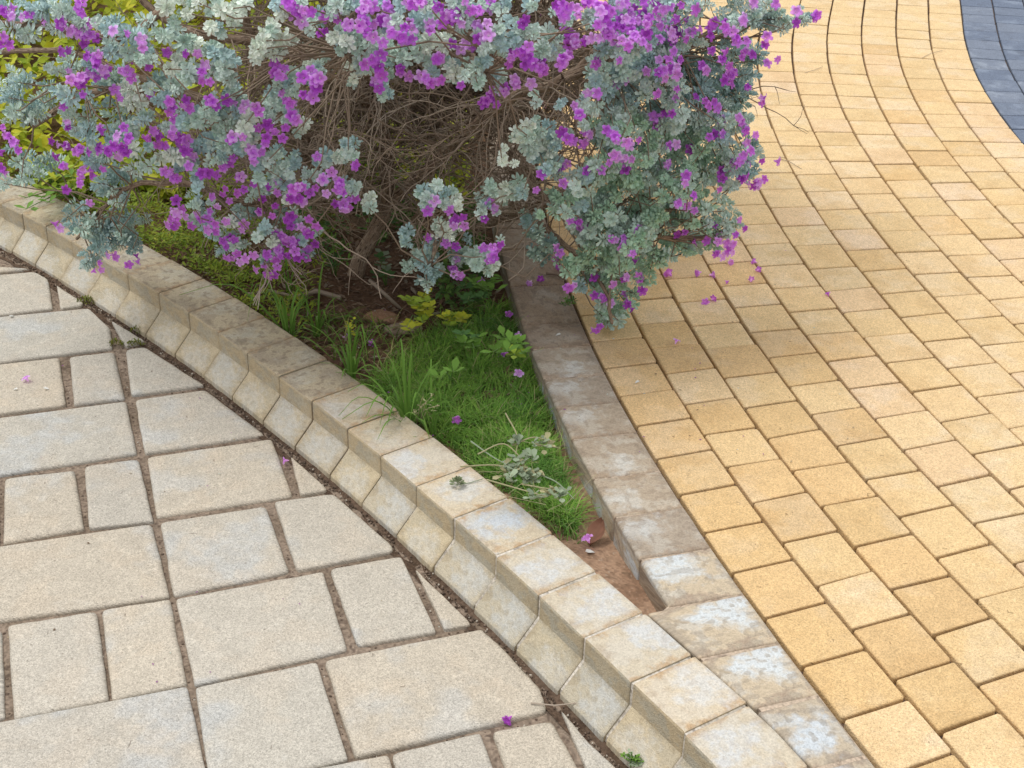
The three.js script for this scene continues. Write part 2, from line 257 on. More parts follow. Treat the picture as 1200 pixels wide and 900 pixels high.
const JOINTS = {"1": [-632, -732, -833, -932, -1035, -1140, -1242, -1343, -1447, -1551, -1653, -1755], "2": [-461, -562, -659, -755, -862, -963, -1064, -1166, -1272, -1377, -1477, -1582, -1682], "3": [-471, -571, -664, -772, -875, -976, -1077, -1180, -1286, -1389, -1493, -1595], "4": [-293, -400, -495, -599, -699, -804, -901, -1003, -1106, -1209, -1315, -1418], "5": [19, -92, -198, -305, -413, -514, -613, -714, -815, -917, -1018, -1126, -1231], "6": [325, 220, 116, 5, -100, -204, -319, -421, -517, -622, -723, -828, -931, -1035], "7": [1236, 833, 725, 623, 516, 407, 308, 207, 100, -6, -119, -229, -331, -438, -540, -643, -745, -850], "8": [1341, 1129, 925, 816, 712, 613, 513, 408, 298, 190, 87, -26, -130, -241, -348, -455, -553, -660], "9": [1661, 1547, 1216, 1114, 390, 281, 63, -46, -258, -364, -467], "10": [1643, 1215, 997, 372, 157, -61, -173], "11": [1497, 1182, 338, 230, 121], "12": [1394, 1176, 964, 753, 546, 325]};
const OFFS = [-625, -521, -421, -316, -212, -106, 0, 105, 212, 319, 428, 534, 643];
const POLY = [-0.001473, 0.001102, 0.006986, -0.005132, 0.086988, -0.080961, 0.684524];
const KERB = [[-1150, 2888], [-1023, 2777], [-900, 2662], [-780, 2545], [-663, 2426], [-549, 2303], [-439, 2178], [-331, 2051], [-226, 1921], [-124, 1788], [-25, 1654], [72, 1517], [166, 1378], [259, 1238]];
const KJ = [0, 82, 177, 282, 392, 503, 619, 727, 834, 936, 1044, 1151, 1263, 1365, 1471, 1575, 1688, 1796, 1904, 2008, 2116];
const RJ = [-219, -394, -559, -654, -764, -864, -964, -1083, -1188, -1296, -1408, -1516, -1623, -1737];

// ---------------------------------------------------------------- ground
const ground = mesh('ground', new THREE.PlaneGeometry(300, 300, 1, 1).rotateX(-Math.PI / 2), std({ ...soilTex, roughness: 1, specularIntensity: 0.2 }), scene);
{ const u = ground.geometry.attributes.uv; for (let i = 0; i < u.count; i++) u.setXY(i, u.getX(i) * 600, u.getY(i) * 600); }
ground.position.y = -0.09; ground.userData.kind = 'structure'; ground.userData.label = 'bare brown earth under and around the paving';

// ---------------------------------------------------------------- curves of the two kerbs
// yellow paving: parallel courses of one curve x = f(z), straight beyond both ends
function courseAt(z) {
  const zc = clamp(z, 1.45, 5.05) - 3; let x = 0, d = 0; for (const c of POLY) { d = d * zc + x; x = x * zc + c; }
  const l = Math.hypot(1, d), zz = clamp(z, 1.45, 5.05); return { x: x + d * (z - zz), z, nx: 1 / l, nz: -d / l };
}
const zs = []; for (let i = 0; i <= 1000; i++) zs.push(i * 0.01 - 0.5);
const courses = new Map();
function course(off) {                                              // table of arc length along the course at this offset
  const key = Math.round(off * 1e5);
  if (!courses.has(key)) {
    const p = zs.map((z) => { const c = courseAt(z); return [c.x + c.nx * off, c.z + c.nz * off, c.nx, c.nz]; }), s = [0];
    for (let i = 1; i < p.length; i++) s.push(s[i - 1] + Math.hypot(p[i][0] - p[i - 1][0], p[i][1] - p[i - 1][1]));
    const k3 = 350, s3 = s[k3]; courses.set(key, { p, s: s.map((v) => v - s3) });
  }
  return courses.get(key);
}
function onCourse(off, s) {
  const { p, s: t } = course(off); let a = 0, b = t.length - 1; while (b - a > 1) { const m = (a + b) >> 1; if (t[m] <= s) a = m; else b = m; }
  const f = clamp((s - t[a]) / (t[b] - t[a])); return [0, 1, 2, 3].map((k) => mix(p[a][k], p[b][k], f));
}
// at fixed station of the middle of a column, a point at another offset (square across the courses)
const across = (mid, s, off) => { const q = onCourse(mid, s); return [q[0] + q[2] * (off - mid), q[1] + q[3] * (off - mid)]; };

// sloped kerb: a smooth curve through measured points, run on past both ends of the frame
const kerbPts = [[-2.75, 3.66], [-2.3, 3.5], [-1.9, 3.36], [-1.6, 3.21], [-1.36, 3.055], ...KERB.map((p) => [p[0] / 1000, p[1] / 1000]), [0.3, 1.155], [0.36, 1.05], [0.43, 0.92], [0.5, 0.79]];
const kerbCurve = new THREE.CatmullRomCurve3(kerbPts.map((p) => new THREE.Vector3(p[0], 0, p[1])), false, 'centripetal'); kerbCurve.arcLengthDivisions = 2000;
const kerbLen = kerbCurve.getLength();
const kerbTab = []; for (let i = 0; i <= 600; i++) { const p = kerbCurve.getPointAt(i / 600), t = kerbCurve.getTangentAt(i / 600); kerbTab.push([p.x, p.z, -t.z, t.x]); }
// inner side (towards the bed) is to the left of travel: travel runs towards the camera, so flip the normal when needed
for (const r of kerbTab) if (r[3] < 0) { r[2] = -r[2]; r[3] = -r[3]; }
let kerb0 = 0; { let best = 9; kerbTab.forEach((r, i) => { const d = Math.hypot(r[0] - KERB[0][0] / 1000, r[1] - KERB[0][1] / 1000); if (d < best) { best = d; kerb0 = (i / 600) * kerbLen; } }); }
function onKerb(s) { const f = clamp((s + kerb0) / kerbLen) * 600, i = Math.min(599, Math.floor(f)), t = f - i; return [0, 1, 2, 3].map((k) => mix(kerbTab[i][k], kerbTab[i + 1][k], t)); }
// signed distance to the kerb's outer top edge, positive towards the bed
function kerbDist(x, z) { let best = 9, sg = 1; for (let i = 0; i < 601; i += 2) { const r = kerbTab[i], d = Math.hypot(x - r[0], z - r[1]); if (d < best) { best = d; sg = (x - r[0]) * r[2] + (z - r[1]) * r[3] >= 0 ? 1 : -1; } } return best * sg; }
function courseDist(x, z) { const c = courseAt(z); return (x - c.x) * c.nx; }     // offset from the middle course, good enough near it

// ---------------------------------------------------------------- pale paving
{
  const pave = structure('pale_pavement', 'pale sand coloured paving of rectangular stones in mixed sizes with wide joints');
  const bed = new THREE.PlaneGeometry(5.2, 4.6, 1, 1).rotateX(-Math.PI / 2); const uv = bed.attributes.uv; for (let i = 0; i < uv.count; i++) uv.setXY(i, uv.getX(i) * 10.4, uv.getY(i) * 9.2);
  mesh('joint_sand', bed, sandMat, pave).position.set(-1.55, -0.0085, -1.75);
  const put = (poly, m) => mesh('paving_stone', stone(poly, rr(-0.0008, 0.0008), -0.03, rr(0.0065, 0.0095), 0.006, { grow: 0.0016, edge: 5, round: true, tilt: 0.008, rough: 0.0007, wobble: 0.3, drop: 0.8 }), m ?? pick(paleMats), pave);
  for (const q of PAVERS) { const p = []; for (let i = 0; i < q.length; i += 2) p.push([q[i] / 1000, q[i + 1] / 1000]); put(p); }
  // the same bond carried on beyond the left and lower edge of the frame
  const yaw = -0.33985, cy = Math.cos(yaw), sy = Math.sin(yaw), plan = (u, v) => [cy * u + sy * v, -sy * u + cy * v];
  const edgeU = [-0.345, -0.275, -0.275, -0.275, -0.162, -0.275, -0.162, -0.275];
  const edges = { '-2': -0.345, '-1': -0.275, 0: -0.275, 1: -0.275, 2: -0.275, 3: -0.162, 4: -0.275, 5: -0.162, 6: -0.275, 7: 0.19, 8: 0.6 };
  for (const key of Object.keys(edges)) {
    const k = Number(key), v1 = 2.703 - k * 0.2 - 0.009, v0 = v1 - 0.183; let u = edges[key];
    for (let n = 0; n < 6 && u > -1.3; n++) {
      const w = pick([0.09, 0.12, 0.165, 0.215]); put([plan(u - w, v1), plan(u, v1), plan(u, v0), plan(u - w, v0)]); u -= w + 0.017;
    }
  }
  // dark earth packed along the foot of the kerb
  const pos = [], idx = [], uvs = []; let n = 0;
  for (let s = -1.2; s < 3.1; s += 0.02) { const k = onKerb(s); for (const d of [-0.034, -0.05, -0.066]) { const y = -0.006 + (d === -0.05 ? -0.003 : 0) + gauss() * 0.0012; pos.push(k[0] + k[2] * (d + gauss() * 0.002), y, -(k[1] + k[3] * (d + gauss() * 0.002))); uvs.push(s * 2, d * 2); } n++; }
  for (let i = 0; i < n - 1; i++) for (let j = 0; j < 2; j++) { const a = i * 3 + j; idx.push(a, a + 3, a + 4, a, a + 4, a + 1); }
  const g = geo(pos, null, uvs, idx); mesh('joint_earth', g, std({ ...sandTex, bumpScale: 0.005, roughness: 1, color: [0.36, 0.31, 0.28], side: THREE.DoubleSide, specularIntensity: 0.2 }), pave);
}

// ---------------------------------------------------------------- yellow and blue paving
{
  const yellow = structure('yellow_pavement', 'yellow square pavers laid in curved courses'), blue = structure('blue_pavement', 'band of worn blue grey pavers along the yellow paving');
  const ribbon = (o0, o1, y, name, m, parent) => {
    const pos = [], uv = [], idx = []; let n = 0;
    for (let z = 0.5; z <= 8.9; z += 0.1) { const c = courseAt(z); for (const o of [o0, o1]) { pos.push(c.x + c.nx * o, y, -(c.z + c.nz * o)); uv.push(o * 2, z * 2); } n++; }
    for (let i = 0; i < n - 1; i++) idx.push(i * 2, i * 2 + 1, i * 2 + 3, i * 2, i * 2 + 3, i * 2 + 2);
    mesh(name, geo(pos, pos.map((_, i) => (i % 3 === 1 ? 1 : 0)), uv, idx), m, parent);
  };
  ribbon(-0.7, 0.64, 0.0675, 'joint_sand', duskSandMat, yellow); ribbon(0.64, 1.6, 0.0695, 'joint_sand', duskSandMat, blue);
  const offs = OFFS.map((v) => v / 1000); while (offs.length < 22) offs.push(offs[offs.length - 1] + 0.1075);
  const all = [];
  for (let c = 1; c < offs.length; c++) {
    const o0 = offs[c - 1], o1 = offs[c], mid = (o0 + o1) / 2, isBlue = c > 12, known = (JOINTS[c] ?? []).map((v) => v / 1000).sort((a, b) => b - a);
    const js = [];
    if (!known.length) known.push(rr(-0.05, 0.05));
    for (let s = known[0] + 0.106 * Math.ceil((3.6 - known[0]) / 0.106); s > known[0] + 0.01; s -= 0.106) js.push(s);
    known.forEach((s, i) => { js.push(s); const nx = known[i + 1]; if (nx !== undefined) { const m = Math.round((s - nx) / 0.1045); for (let k = 1; k < m; k++) js.push(mix(s, nx, k / m)); } });
    for (let s = known[known.length - 1] - 0.1035; s > -2.3; s -= 0.1035) js.push(s);
    const sk = () => 0.0035 + gauss() * 0.002; let skew = sk();
    for (let i = 0; i < js.length - 1; i++) {
      const s1 = js[i], s0 = js[i + 1], next = sk(), g = rr(0.0016, 0.003), gs = rr(0.0016, 0.0032), a = o0 + gs, b = o1 - gs;
      const poly = [across(mid, s1 - g - skew, a), across(mid, s1 - g + skew, b), across(mid, s0 + g + next, b), across(mid, s0 + g - next, a)]; skew = next;
      all.push({ poly, isBlue, worn: 0.75 * (1 - smooth(1, 5, c)) + 0.08, d: Math.hypot(poly[0][0], poly[0][1]), x: (poly[0][0] + poly[1][0]) / 2, z: (poly[0][1] + poly[2][1]) / 2 });
    }
  }
  // which of them the picture shows, nearest first
  const seen = all.filter((q) => { const x = q.x / (q.z * 0.86 + 0.62), zz = q.z; return zz > 1.1 && zz < 5.2 && x < 0.42 && x > -0.05; }).sort((a, b) => a.d - b.d);
  const alone = new Set(seen.filter((q) => !q.isBlue).slice(0, 298)); const rest = [], restBlue = [];
  for (const q of all) {
    const near = q.z < 3.2, shape = () => stone(q.poly, 0.08 + gauss() * 0.0009 - (q.isBlue ? 0.001 : 0), 0.06, rr(0.0026, 0.0042), 0.0025, { tilt: 0.011, round: false, edge: near ? 1 : 0, rough: 0.0005, wobble: 0.3 });
    if (q.isBlue) { if (seen.includes(q)) mesh('paver', shape(), pick(blueMats), blue); else restBlue.push(shape()); }
    else if (alone.has(q)) mesh('paver', shape(), rnd() < q.worn ? pick(wornMats) : pick(yellowMats), yellow); else rest.push(shape());
  }
  setUD(mesh('far_pavers', mergeGeometries(rest), yellowMats[0], yellow), 'kind', 'stuff');
  setUD(mesh('far_pavers', mergeGeometries(restBlue), blueMats[0], blue), 'kind', 'stuff');
}

// ---------------------------------------------------------------- sloped kerb of small concrete blocks
const cellUV = (cell, x, y) => { const cu = cell % 4, cv = Math.floor(cell / 4); return [(cu + 0.03 + 0.94 * clamp(x)) / 4, (cv + 0.03 + 0.94 * clamp(y)) / 4]; };
{
  const kerb = structure('sloped_kerb', 'curved kerb of small beige concrete blocks with an upright face and a sloping foot');
  const prof = [[0.104, -0.06], [0.104, 0.0765], [0.1028, 0.0792], [0.1, 0.0802], [0.0045, 0.0802], [0.0015, 0.0792], [0, 0.0765], [0, 0.0425], [-0.0022, 0.0385], [-0.034, 0.0065], [-0.0375, 0.002], [-0.039, -0.06]];
  const part = [3, 0, 0, 0, 0, 0, 1, 1, 2, 2, 2, 2];
  const js = KJ.map((v) => v / 1000); while (js[js.length - 1] < 2.75) js.push(js[js.length - 1] + 0.107); while (js[0] > -1.9) js.unshift(js[0] - 0.106);
  const first = js.findIndex((s) => s > -0.001);
  const block = (s0, s1, i) => {
    const top = i - first < 11 ? pick([0, 1, 2, 3]) : i - first < 13 ? pick([4, 5, 6, 7]) : pick([8, 9, 10, 11]), fc = pick([12, 13]), ap = pick([14, 15]), flip = rnd() < 0.5, flop = rnd() < 0.5, dy = clamp(gauss() * 0.0016, -0.0018, 0.002), dn = clamp(gauss() * 0.0015, -0.0016, 0.0018);
    const st = [[s0, 0.0016], [s0 + 0.0018, 0], [(s0 + s1) / 2, 0], [s1 - 0.0018, 0], [s1, 0.0016]], pos = [], uv = [], idx = [], n = prof.length;
    let lens = [0]; for (let j = 1; j < n; j++) lens.push(lens[j - 1] + Math.hypot(prof[j][0] - prof[j - 1][0], prof[j][1] - prof[j - 1][1]));
    for (let j = 0; j < n - 1; j++) {                                  // each strip has its own vertices; normals are creased below
      const cell = part[j + 1] === 0 ? top : part[j + 1] === 1 ? fc : part[j + 1] === 2 ? ap : top, b = pos.length / 3;
      for (const [s, inset] of st) {
        const k = onKerb(s);
        for (const jj of [j, j + 1]) {
          let [d, y] = prof[jj]; if (y > -0.05) { y -= inset; if (jj >= 6) d += inset; if (jj < 3) d -= inset; }
          pos.push(k[0] + k[2] * (d + dn), y + (y > -0.05 ? dy : 0), -(k[1] + k[3] * (d + dn)));
          let x = (s - s0) / (s1 - s0), v = part[j + 1] === 0 ? d / 0.104 : part[j + 1] === 1 ? (0.08 - y) / 0.075 : part[j + 1] === 2 ? (-d) / 0.07 + (0.04 - Math.max(y, -0.02)) * 6 : 0.5; if (flip) x = 1 - x; if (flop && part[j + 1] === 0) v = 1 - v; const q = cellUV(cell, x, v); uv.push(q[0], q[1]);
        }
      }
      for (let t = 0; t < st.length - 1; t++) { const a = b + t * 2; idx.push(a, a + 1, a + 3, a, a + 3, a + 2); }
    }
    for (const [t, sgn] of [[0, 1], [st.length - 1, -1]]) {            // end faces
      const b = pos.length / 3, [s, inset] = st[t], k = onKerb(s);
      prof.forEach(([d, y], jj) => { if (y > -0.05) { y -= inset; if (jj >= 6) d += inset; if (jj < 3) d -= inset; } pos.push(k[0] + k[2] * (d + dn), y + (y > -0.05 ? dy : 0), -(k[1] + k[3] * (d + dn))); const q = cellUV(fc, (d + 0.04) / 0.15, (y + 0.06) / 0.15); uv.push(q[0], q[1]); });
      const tri = [[0, 1, 3], [1, 2, 3], [0, 3, 4], [0, 4, 7], [4, 5, 7], [5, 6, 7], [0, 7, 8], [0, 8, 9], [0, 9, 11], [9, 10, 11]];
      for (const [x, y, z] of tri) sgn > 0 ? idx.push(b + x, b + y, b + z) : idx.push(b + x, b + z, b + y);
    }
    return geo(pos, null, uv, idx);
  };
  for (let i = 0; i < js.length - 1; i++) { const w = i - first >= 14 ? rr(0.0013, 0.0033) : i - first >= 10 ? rr(0.0014, 0.0022) : rr(0.0007, 0.0014); mesh('kerb_block', block(js[i] + w, js[i + 1] - w, i), pick(slopedMats), kerb); }
  // mortar that shows in the joints
  const strip = (s0, s1, name, m, h) => {
    const pos = [], uv = [], idx = []; const P = [[0.101, -0.03], [0.101, 0.0802 - h], [0.0032, 0.0802 - h], [0.0032, 0.041 - h * 0.5], [-0.0318, 0.0055 - h], [-0.036, -0.03]]; let n = 0;
    for (let s = s0; s < s1; s += 0.02) { const k = onKerb(s); for (const [d, y] of P) { pos.push(k[0] + k[2] * d, y, -(k[1] + k[3] * d)); uv.push(s * 2, (d + y) * 2); } n++; }
    for (let i = 0; i < n - 1; i++) for (let j = 0; j < 5; j++) { const a = i * 6 + j; idx.push(a, a + 1, a + 7, a, a + 7, a + 6); }
    mesh(name, geo(pos, null, uv, idx).toNonIndexed(), m, kerb).geometry.computeVertexNormals();
  };
  strip(-1.9, js[first + 13], 'old_mortar', oldMortarMat, 0.005); strip(js[first + 13], 2.7, 'mortar', mortarMat, 0.0030);
}

// ---------------------------------------------------------------- flat kerb along the yellow paving
{
  const kerb = structure('flat_kerb', 'flush kerb of stained brown and white concrete blocks between the bed and the yellow paving');
  const out = -0.6285, inn = -0.742, js = RJ.map((v) => v / 1000); while (js[0] < 3.4) js.unshift(js[0] + 0.108); while (js[js.length - 1] > -2.25) js.push(js[js.length - 1] - 0.108);
  const first = js.findIndex((s) => s <= RJ[0] / 1000 + 1e-6);
  // along a joint line from the outer edge inwards, stop at the sloped kerb
  const joint = (s, gap) => {
    const o = onCourse(out, s + gap), q = [o[0], o[1]], full = s <= RJ[10] / 1000 + (gap < 0 ? 0.0005 : -0.0005) ? 0.2 : out - inn; let t = full;
    for (let k = 0.002; k <= full + 1e-6; k += 0.002) { if (kerbDist(o[0] - o[2] * k, o[1] - o[3] * k) < 0.1065) { t = Math.max(0.006, k - 0.002); break; } }
    return [q, [o[0] - o[2] * t, o[1] - o[3] * t], t, [o[0] - o[2] * (t - 0.004), o[1] - o[3] * (t - 0.004)]];
  };
  for (let i = 0; i < js.length - 1; i++) {
    const k = i - first, w = k >= 9 ? 0.0022 : rr(0.0008, 0.0016), a = joint(js[i], -w), b = joint(js[i + 1], w); if (a[2] < 0.012 && b[2] < 0.012) continue;
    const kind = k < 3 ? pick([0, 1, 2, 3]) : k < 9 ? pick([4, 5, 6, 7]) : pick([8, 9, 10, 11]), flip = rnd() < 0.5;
    const poly = [a[1], a[0], b[0], b[1]];
    const cell = (x, z, y) => { const ux = (b[0][0] - a[0][0]), uz = (b[0][1] - a[0][1]), l2 = ux * ux + uz * uz; let t = ((x - a[0][0]) * ux + (z - a[0][1]) * uz) / l2; const d = Math.abs((x - a[0][0]) * uz - (z - a[0][1]) * ux) / Math.sqrt(l2); if (flip) t = 1 - t; return y < 0.06 ? cellUV(12, t, (0.075 - y) / 0.115) : cellUV(kind, t, d / 0.115); };
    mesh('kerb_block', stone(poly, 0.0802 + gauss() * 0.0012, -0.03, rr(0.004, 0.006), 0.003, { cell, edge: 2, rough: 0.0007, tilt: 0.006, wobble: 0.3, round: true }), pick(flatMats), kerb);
  }
  const pos = [], uv = [], idx = []; let n = 0;
  for (let s = 3.3; s > -2.1; s -= 0.02) { const j = joint(s, 0); for (const [p, y] of [[j[0], 0.02], [j[0], 0.0772], [j[3], 0.0772], [j[3], -0.03]]) { pos.push(p[0], y, -p[1]); uv.push(s * 2, y * 2 + (p === j[0] ? 0.2 : 0)); } n++; }
  for (let i = 0; i < n - 1; i++) for (let j = 0; j < 3; j++) { const a = i * 4 + j; idx.push(a, a + 4, a + 5, a, a + 5, a + 1); }
  const g = geo(pos, null, uv, idx).toNonIndexed(); g.computeVertexNormals(); mesh('mortar', g, std({ ...sandTex, bumpScale: 0.002, color: [1.3, 1.3, 1.25], roughness: 0.95, side: THREE.DoubleSide }), kerb);
}

// ---------------------------------------------------------------- planting bed
const hash2 = (x, z) => fbm(x * 0.25 + 5.3, z * 0.25 + 2.7, 12, 901, 4);
function soilY(x, z) {
  const kd = kerbDist(x, z), cd = courseDist(x, z) + 0.742;            // cd: distance to flat kerb's inner edge (negative inside the bed)
  if (kd < 0.06) return -0.05;
  let y = 0.04 + (hash2(x, z) - 0.5) * 0.03 + (hash2(x * 3.1, z * 3.1) - 0.5) * 0.012;
  y -= 0.008 * (1 - smooth(0.0, 0.07, -cd)); y += 0.012 * smooth(1.8, 1.62, z);
  y += 0.008 * Math.exp(-((x + 0.33) ** 2 + (z - 2.66) ** 2) / 0.06); y += 0.02 * smooth(2.9, 3.6, z);
  if (cd > 0.03) y = Math.min(y, 0.02);
  return y;
}
{
  const mulchShadeTint = []; const nx = 170, nz = 250, x0 = -2.9, x1 = 0.45, z0 = 1.45, z1 = 6.6, pos = [], uv = [], idx = [];
  for (let j = 0; j <= nz; j++) for (let i = 0; i <= nx; i++) { const x = mix(x0, x1, i / nx), z = mix(z0, z1, Math.pow(j / nz, 1.35)); pos.push(x, soilY(x, z), -z); uv.push(x * 2.4, z * 2.4); const mulch = smooth(1.95, 2.1, z + (hash2(x * 7, z * 7) - 0.5) * 0.5), f = mix(1, 0.5, mulch); mulchShadeTint.push(f, f * mix(1, 0.94, mulch), f * mix(1, 0.9, mulch)); }  // darker towards the shrub: mulch colour and painted shade together
  for (let j = 0; j < nz; j++) for (let i = 0; i < nx; i++) { const a = j * (nx + 1) + i; idx.push(a, a + 1, a + nx + 2, a, a + nx + 2, a + nx + 1); }
  const m = mesh('planting_soil', geo(pos, null, uv, idx, mulchShadeTint), std({ ...soilTex, bumpScale: 0.004, roughness: 1, specularIntensity: 0.2, vertexColors: true }), scene); m.userData.kind = 'structure'; m.userData.label = 'reddish brown soil of the planting bed between the two kerbs';
}

// ---------------------------------------------------------------- leaf and flower shapes
// one leaf: pos/col arrays get eight triangles; base at p, along d, face up n
function leaf(A, p, d, n, len, wid, cup, c0, shape = 0.8) {
  const s = new THREE.Vector3().crossVectors(d, n).normalize(), up = new THREE.Vector3().crossVectors(s, d), b = A.pos.length / 3;
  const at = (t, w, h) => A.pos.push(p.x + d.x * len * t + s.x * w * wid + up.x * h * len, p.y + d.y * len * t + s.y * w * wid + up.y * h * len, p.z + d.z * len * t + s.z * w * wid + up.z * h * len);
  at(0, 0, 0); at(0.42, -0.36, cup); at(0.42, 0, 0); at(0.42, 0.36, cup); at(shape, -0.46, cup * 1.3); at(shape, 0, cup * 0.3); at(shape, 0.46, cup * 1.3); at(1, 0, cup * 1.0);
  for (const [x, y, z] of [[0, 1, 2], [0, 2, 3], [1, 4, 5], [1, 5, 2], [2, 5, 6], [2, 6, 3], [4, 7, 5], [5, 7, 6]]) A.idx.push(b + x, b + y, b + z);
  for (let i = 0; i < 8; i++) { const k = i === 0 ? 0.85 : i === 7 ? 1.04 : 1; A.col.push(c0[0] * k, c0[1] * k, c0[2] * k); }
}
const bag = () => ({ pos: [], idx: [], col: [] });
const bagGeo = (A) => geo(A.pos, null, null, A.idx, A.col);
function polar(az, el) { return new THREE.Vector3(Math.cos(az) * Math.cos(el), Math.sin(el), Math.sin(az) * Math.cos(el)); }
// silvery whorled shoot, axis +y, about 3 cm
function shoot() {
  const A = bag(), whorls = 6 + Math.floor(rnd() * 2); let az = rnd() * 6;
  for (let j = 0; j < whorls; j++) {
    const t = j / (whorls - 1), n = j === whorls - 1 ? 4 : 6;
    for (let k = 0; k < n; k++) {
      az += 2.399 + gauss() * 0.2; const el = mix(-0.35, 1.15, Math.pow(t, 1.15)) + gauss() * 0.18, d = polar(az, el), len = mix(0.0114, 0.0075, t) * rr(0.85, 1.15);
      const n2 = polar(az, el + Math.PI / 2), tilt = gauss() * 0.35; n2.applyAxisAngle(d, tilt);
      const c = rr(0.86, 1.1); leaf(A, new THREE.Vector3(d.x * 0.0012, mix(-0.011, 0.0085, t) + gauss() * 0.001, d.z * 0.0012), d, n2, len, len * rr(0.46, 0.58), rr(0.08, 0.2), [c * rr(0.97, 1.03), c, c * rr(0.96, 1.02)]);
    }
  }
  return bagGeo(A);
}
const shoots = Array.from({ length: 9 }, shoot);
// bell flower with five ruffled lobes, opening along +y
function blossom() {
  const A = bag(), N = 10, rings = [[0, 0.0014], [0.006, 0.0032], [0.0115, 0.0056], [0.0145, 0.0072]];
  for (const [y, r] of rings) for (let k = 0; k < N; k++) { const a = (k / N) * 2 * Math.PI; A.pos.push(Math.cos(a) * r, y, Math.sin(a) * r); const w = smooth(0.004, 0.014, y); A.col.push(mix(1.25, 0.95, w), mix(1.6, 0.8, w), mix(1.1, 0.95, w)); }
  for (let j = 0; j < 3; j++) for (let k = 0; k < N; k++) { const a = j * N + k, b = j * N + (k + 1) % N; A.idx.push(a, b, b + N, a, b + N, a + N); }
  const fl = rr(0.3, 1.9);
  for (let l = 0; l < 5; l++) {
    const b = A.pos.length / 3, a0 = (l / 5) * 2 * Math.PI + gauss() * 0.08, L = rr(0.0068, 0.0088), ph = rnd() * 6, lift = gauss() * 0.0014;
    for (let j = 0; j < 4; j++) for (let i = 0; i < 5; i++) {
      const t = j / 3, w = i / 2 - 1, r = 0.0066 + L * t * (1 - 0.5 * w * w * t), a = a0 + w * (0.6 - 0.1 * t * t);
      const y = 0.0142 + 0.0035 * t * fl - 0.0042 * t * t * fl + 0.0018 * t * Math.sin(w * 4.5 + ph) + lift * t;
      A.pos.push(Math.cos(a) * r, y, Math.sin(a) * r); const k = 0.92 + 0.16 * t; A.col.push(k, k * (0.8 + 0.4 * t), k);
    }
    for (let j = 0; j < 3; j++) for (let i = 0; i < 4; i++) { const a = b + j * 5 + i; A.idx.push(a, a + 1, a + 6, a, a + 6, a + 5); }
  }
  return bagGeo(A);
}
const blossoms = Array.from({ length: 6 }, blossom);

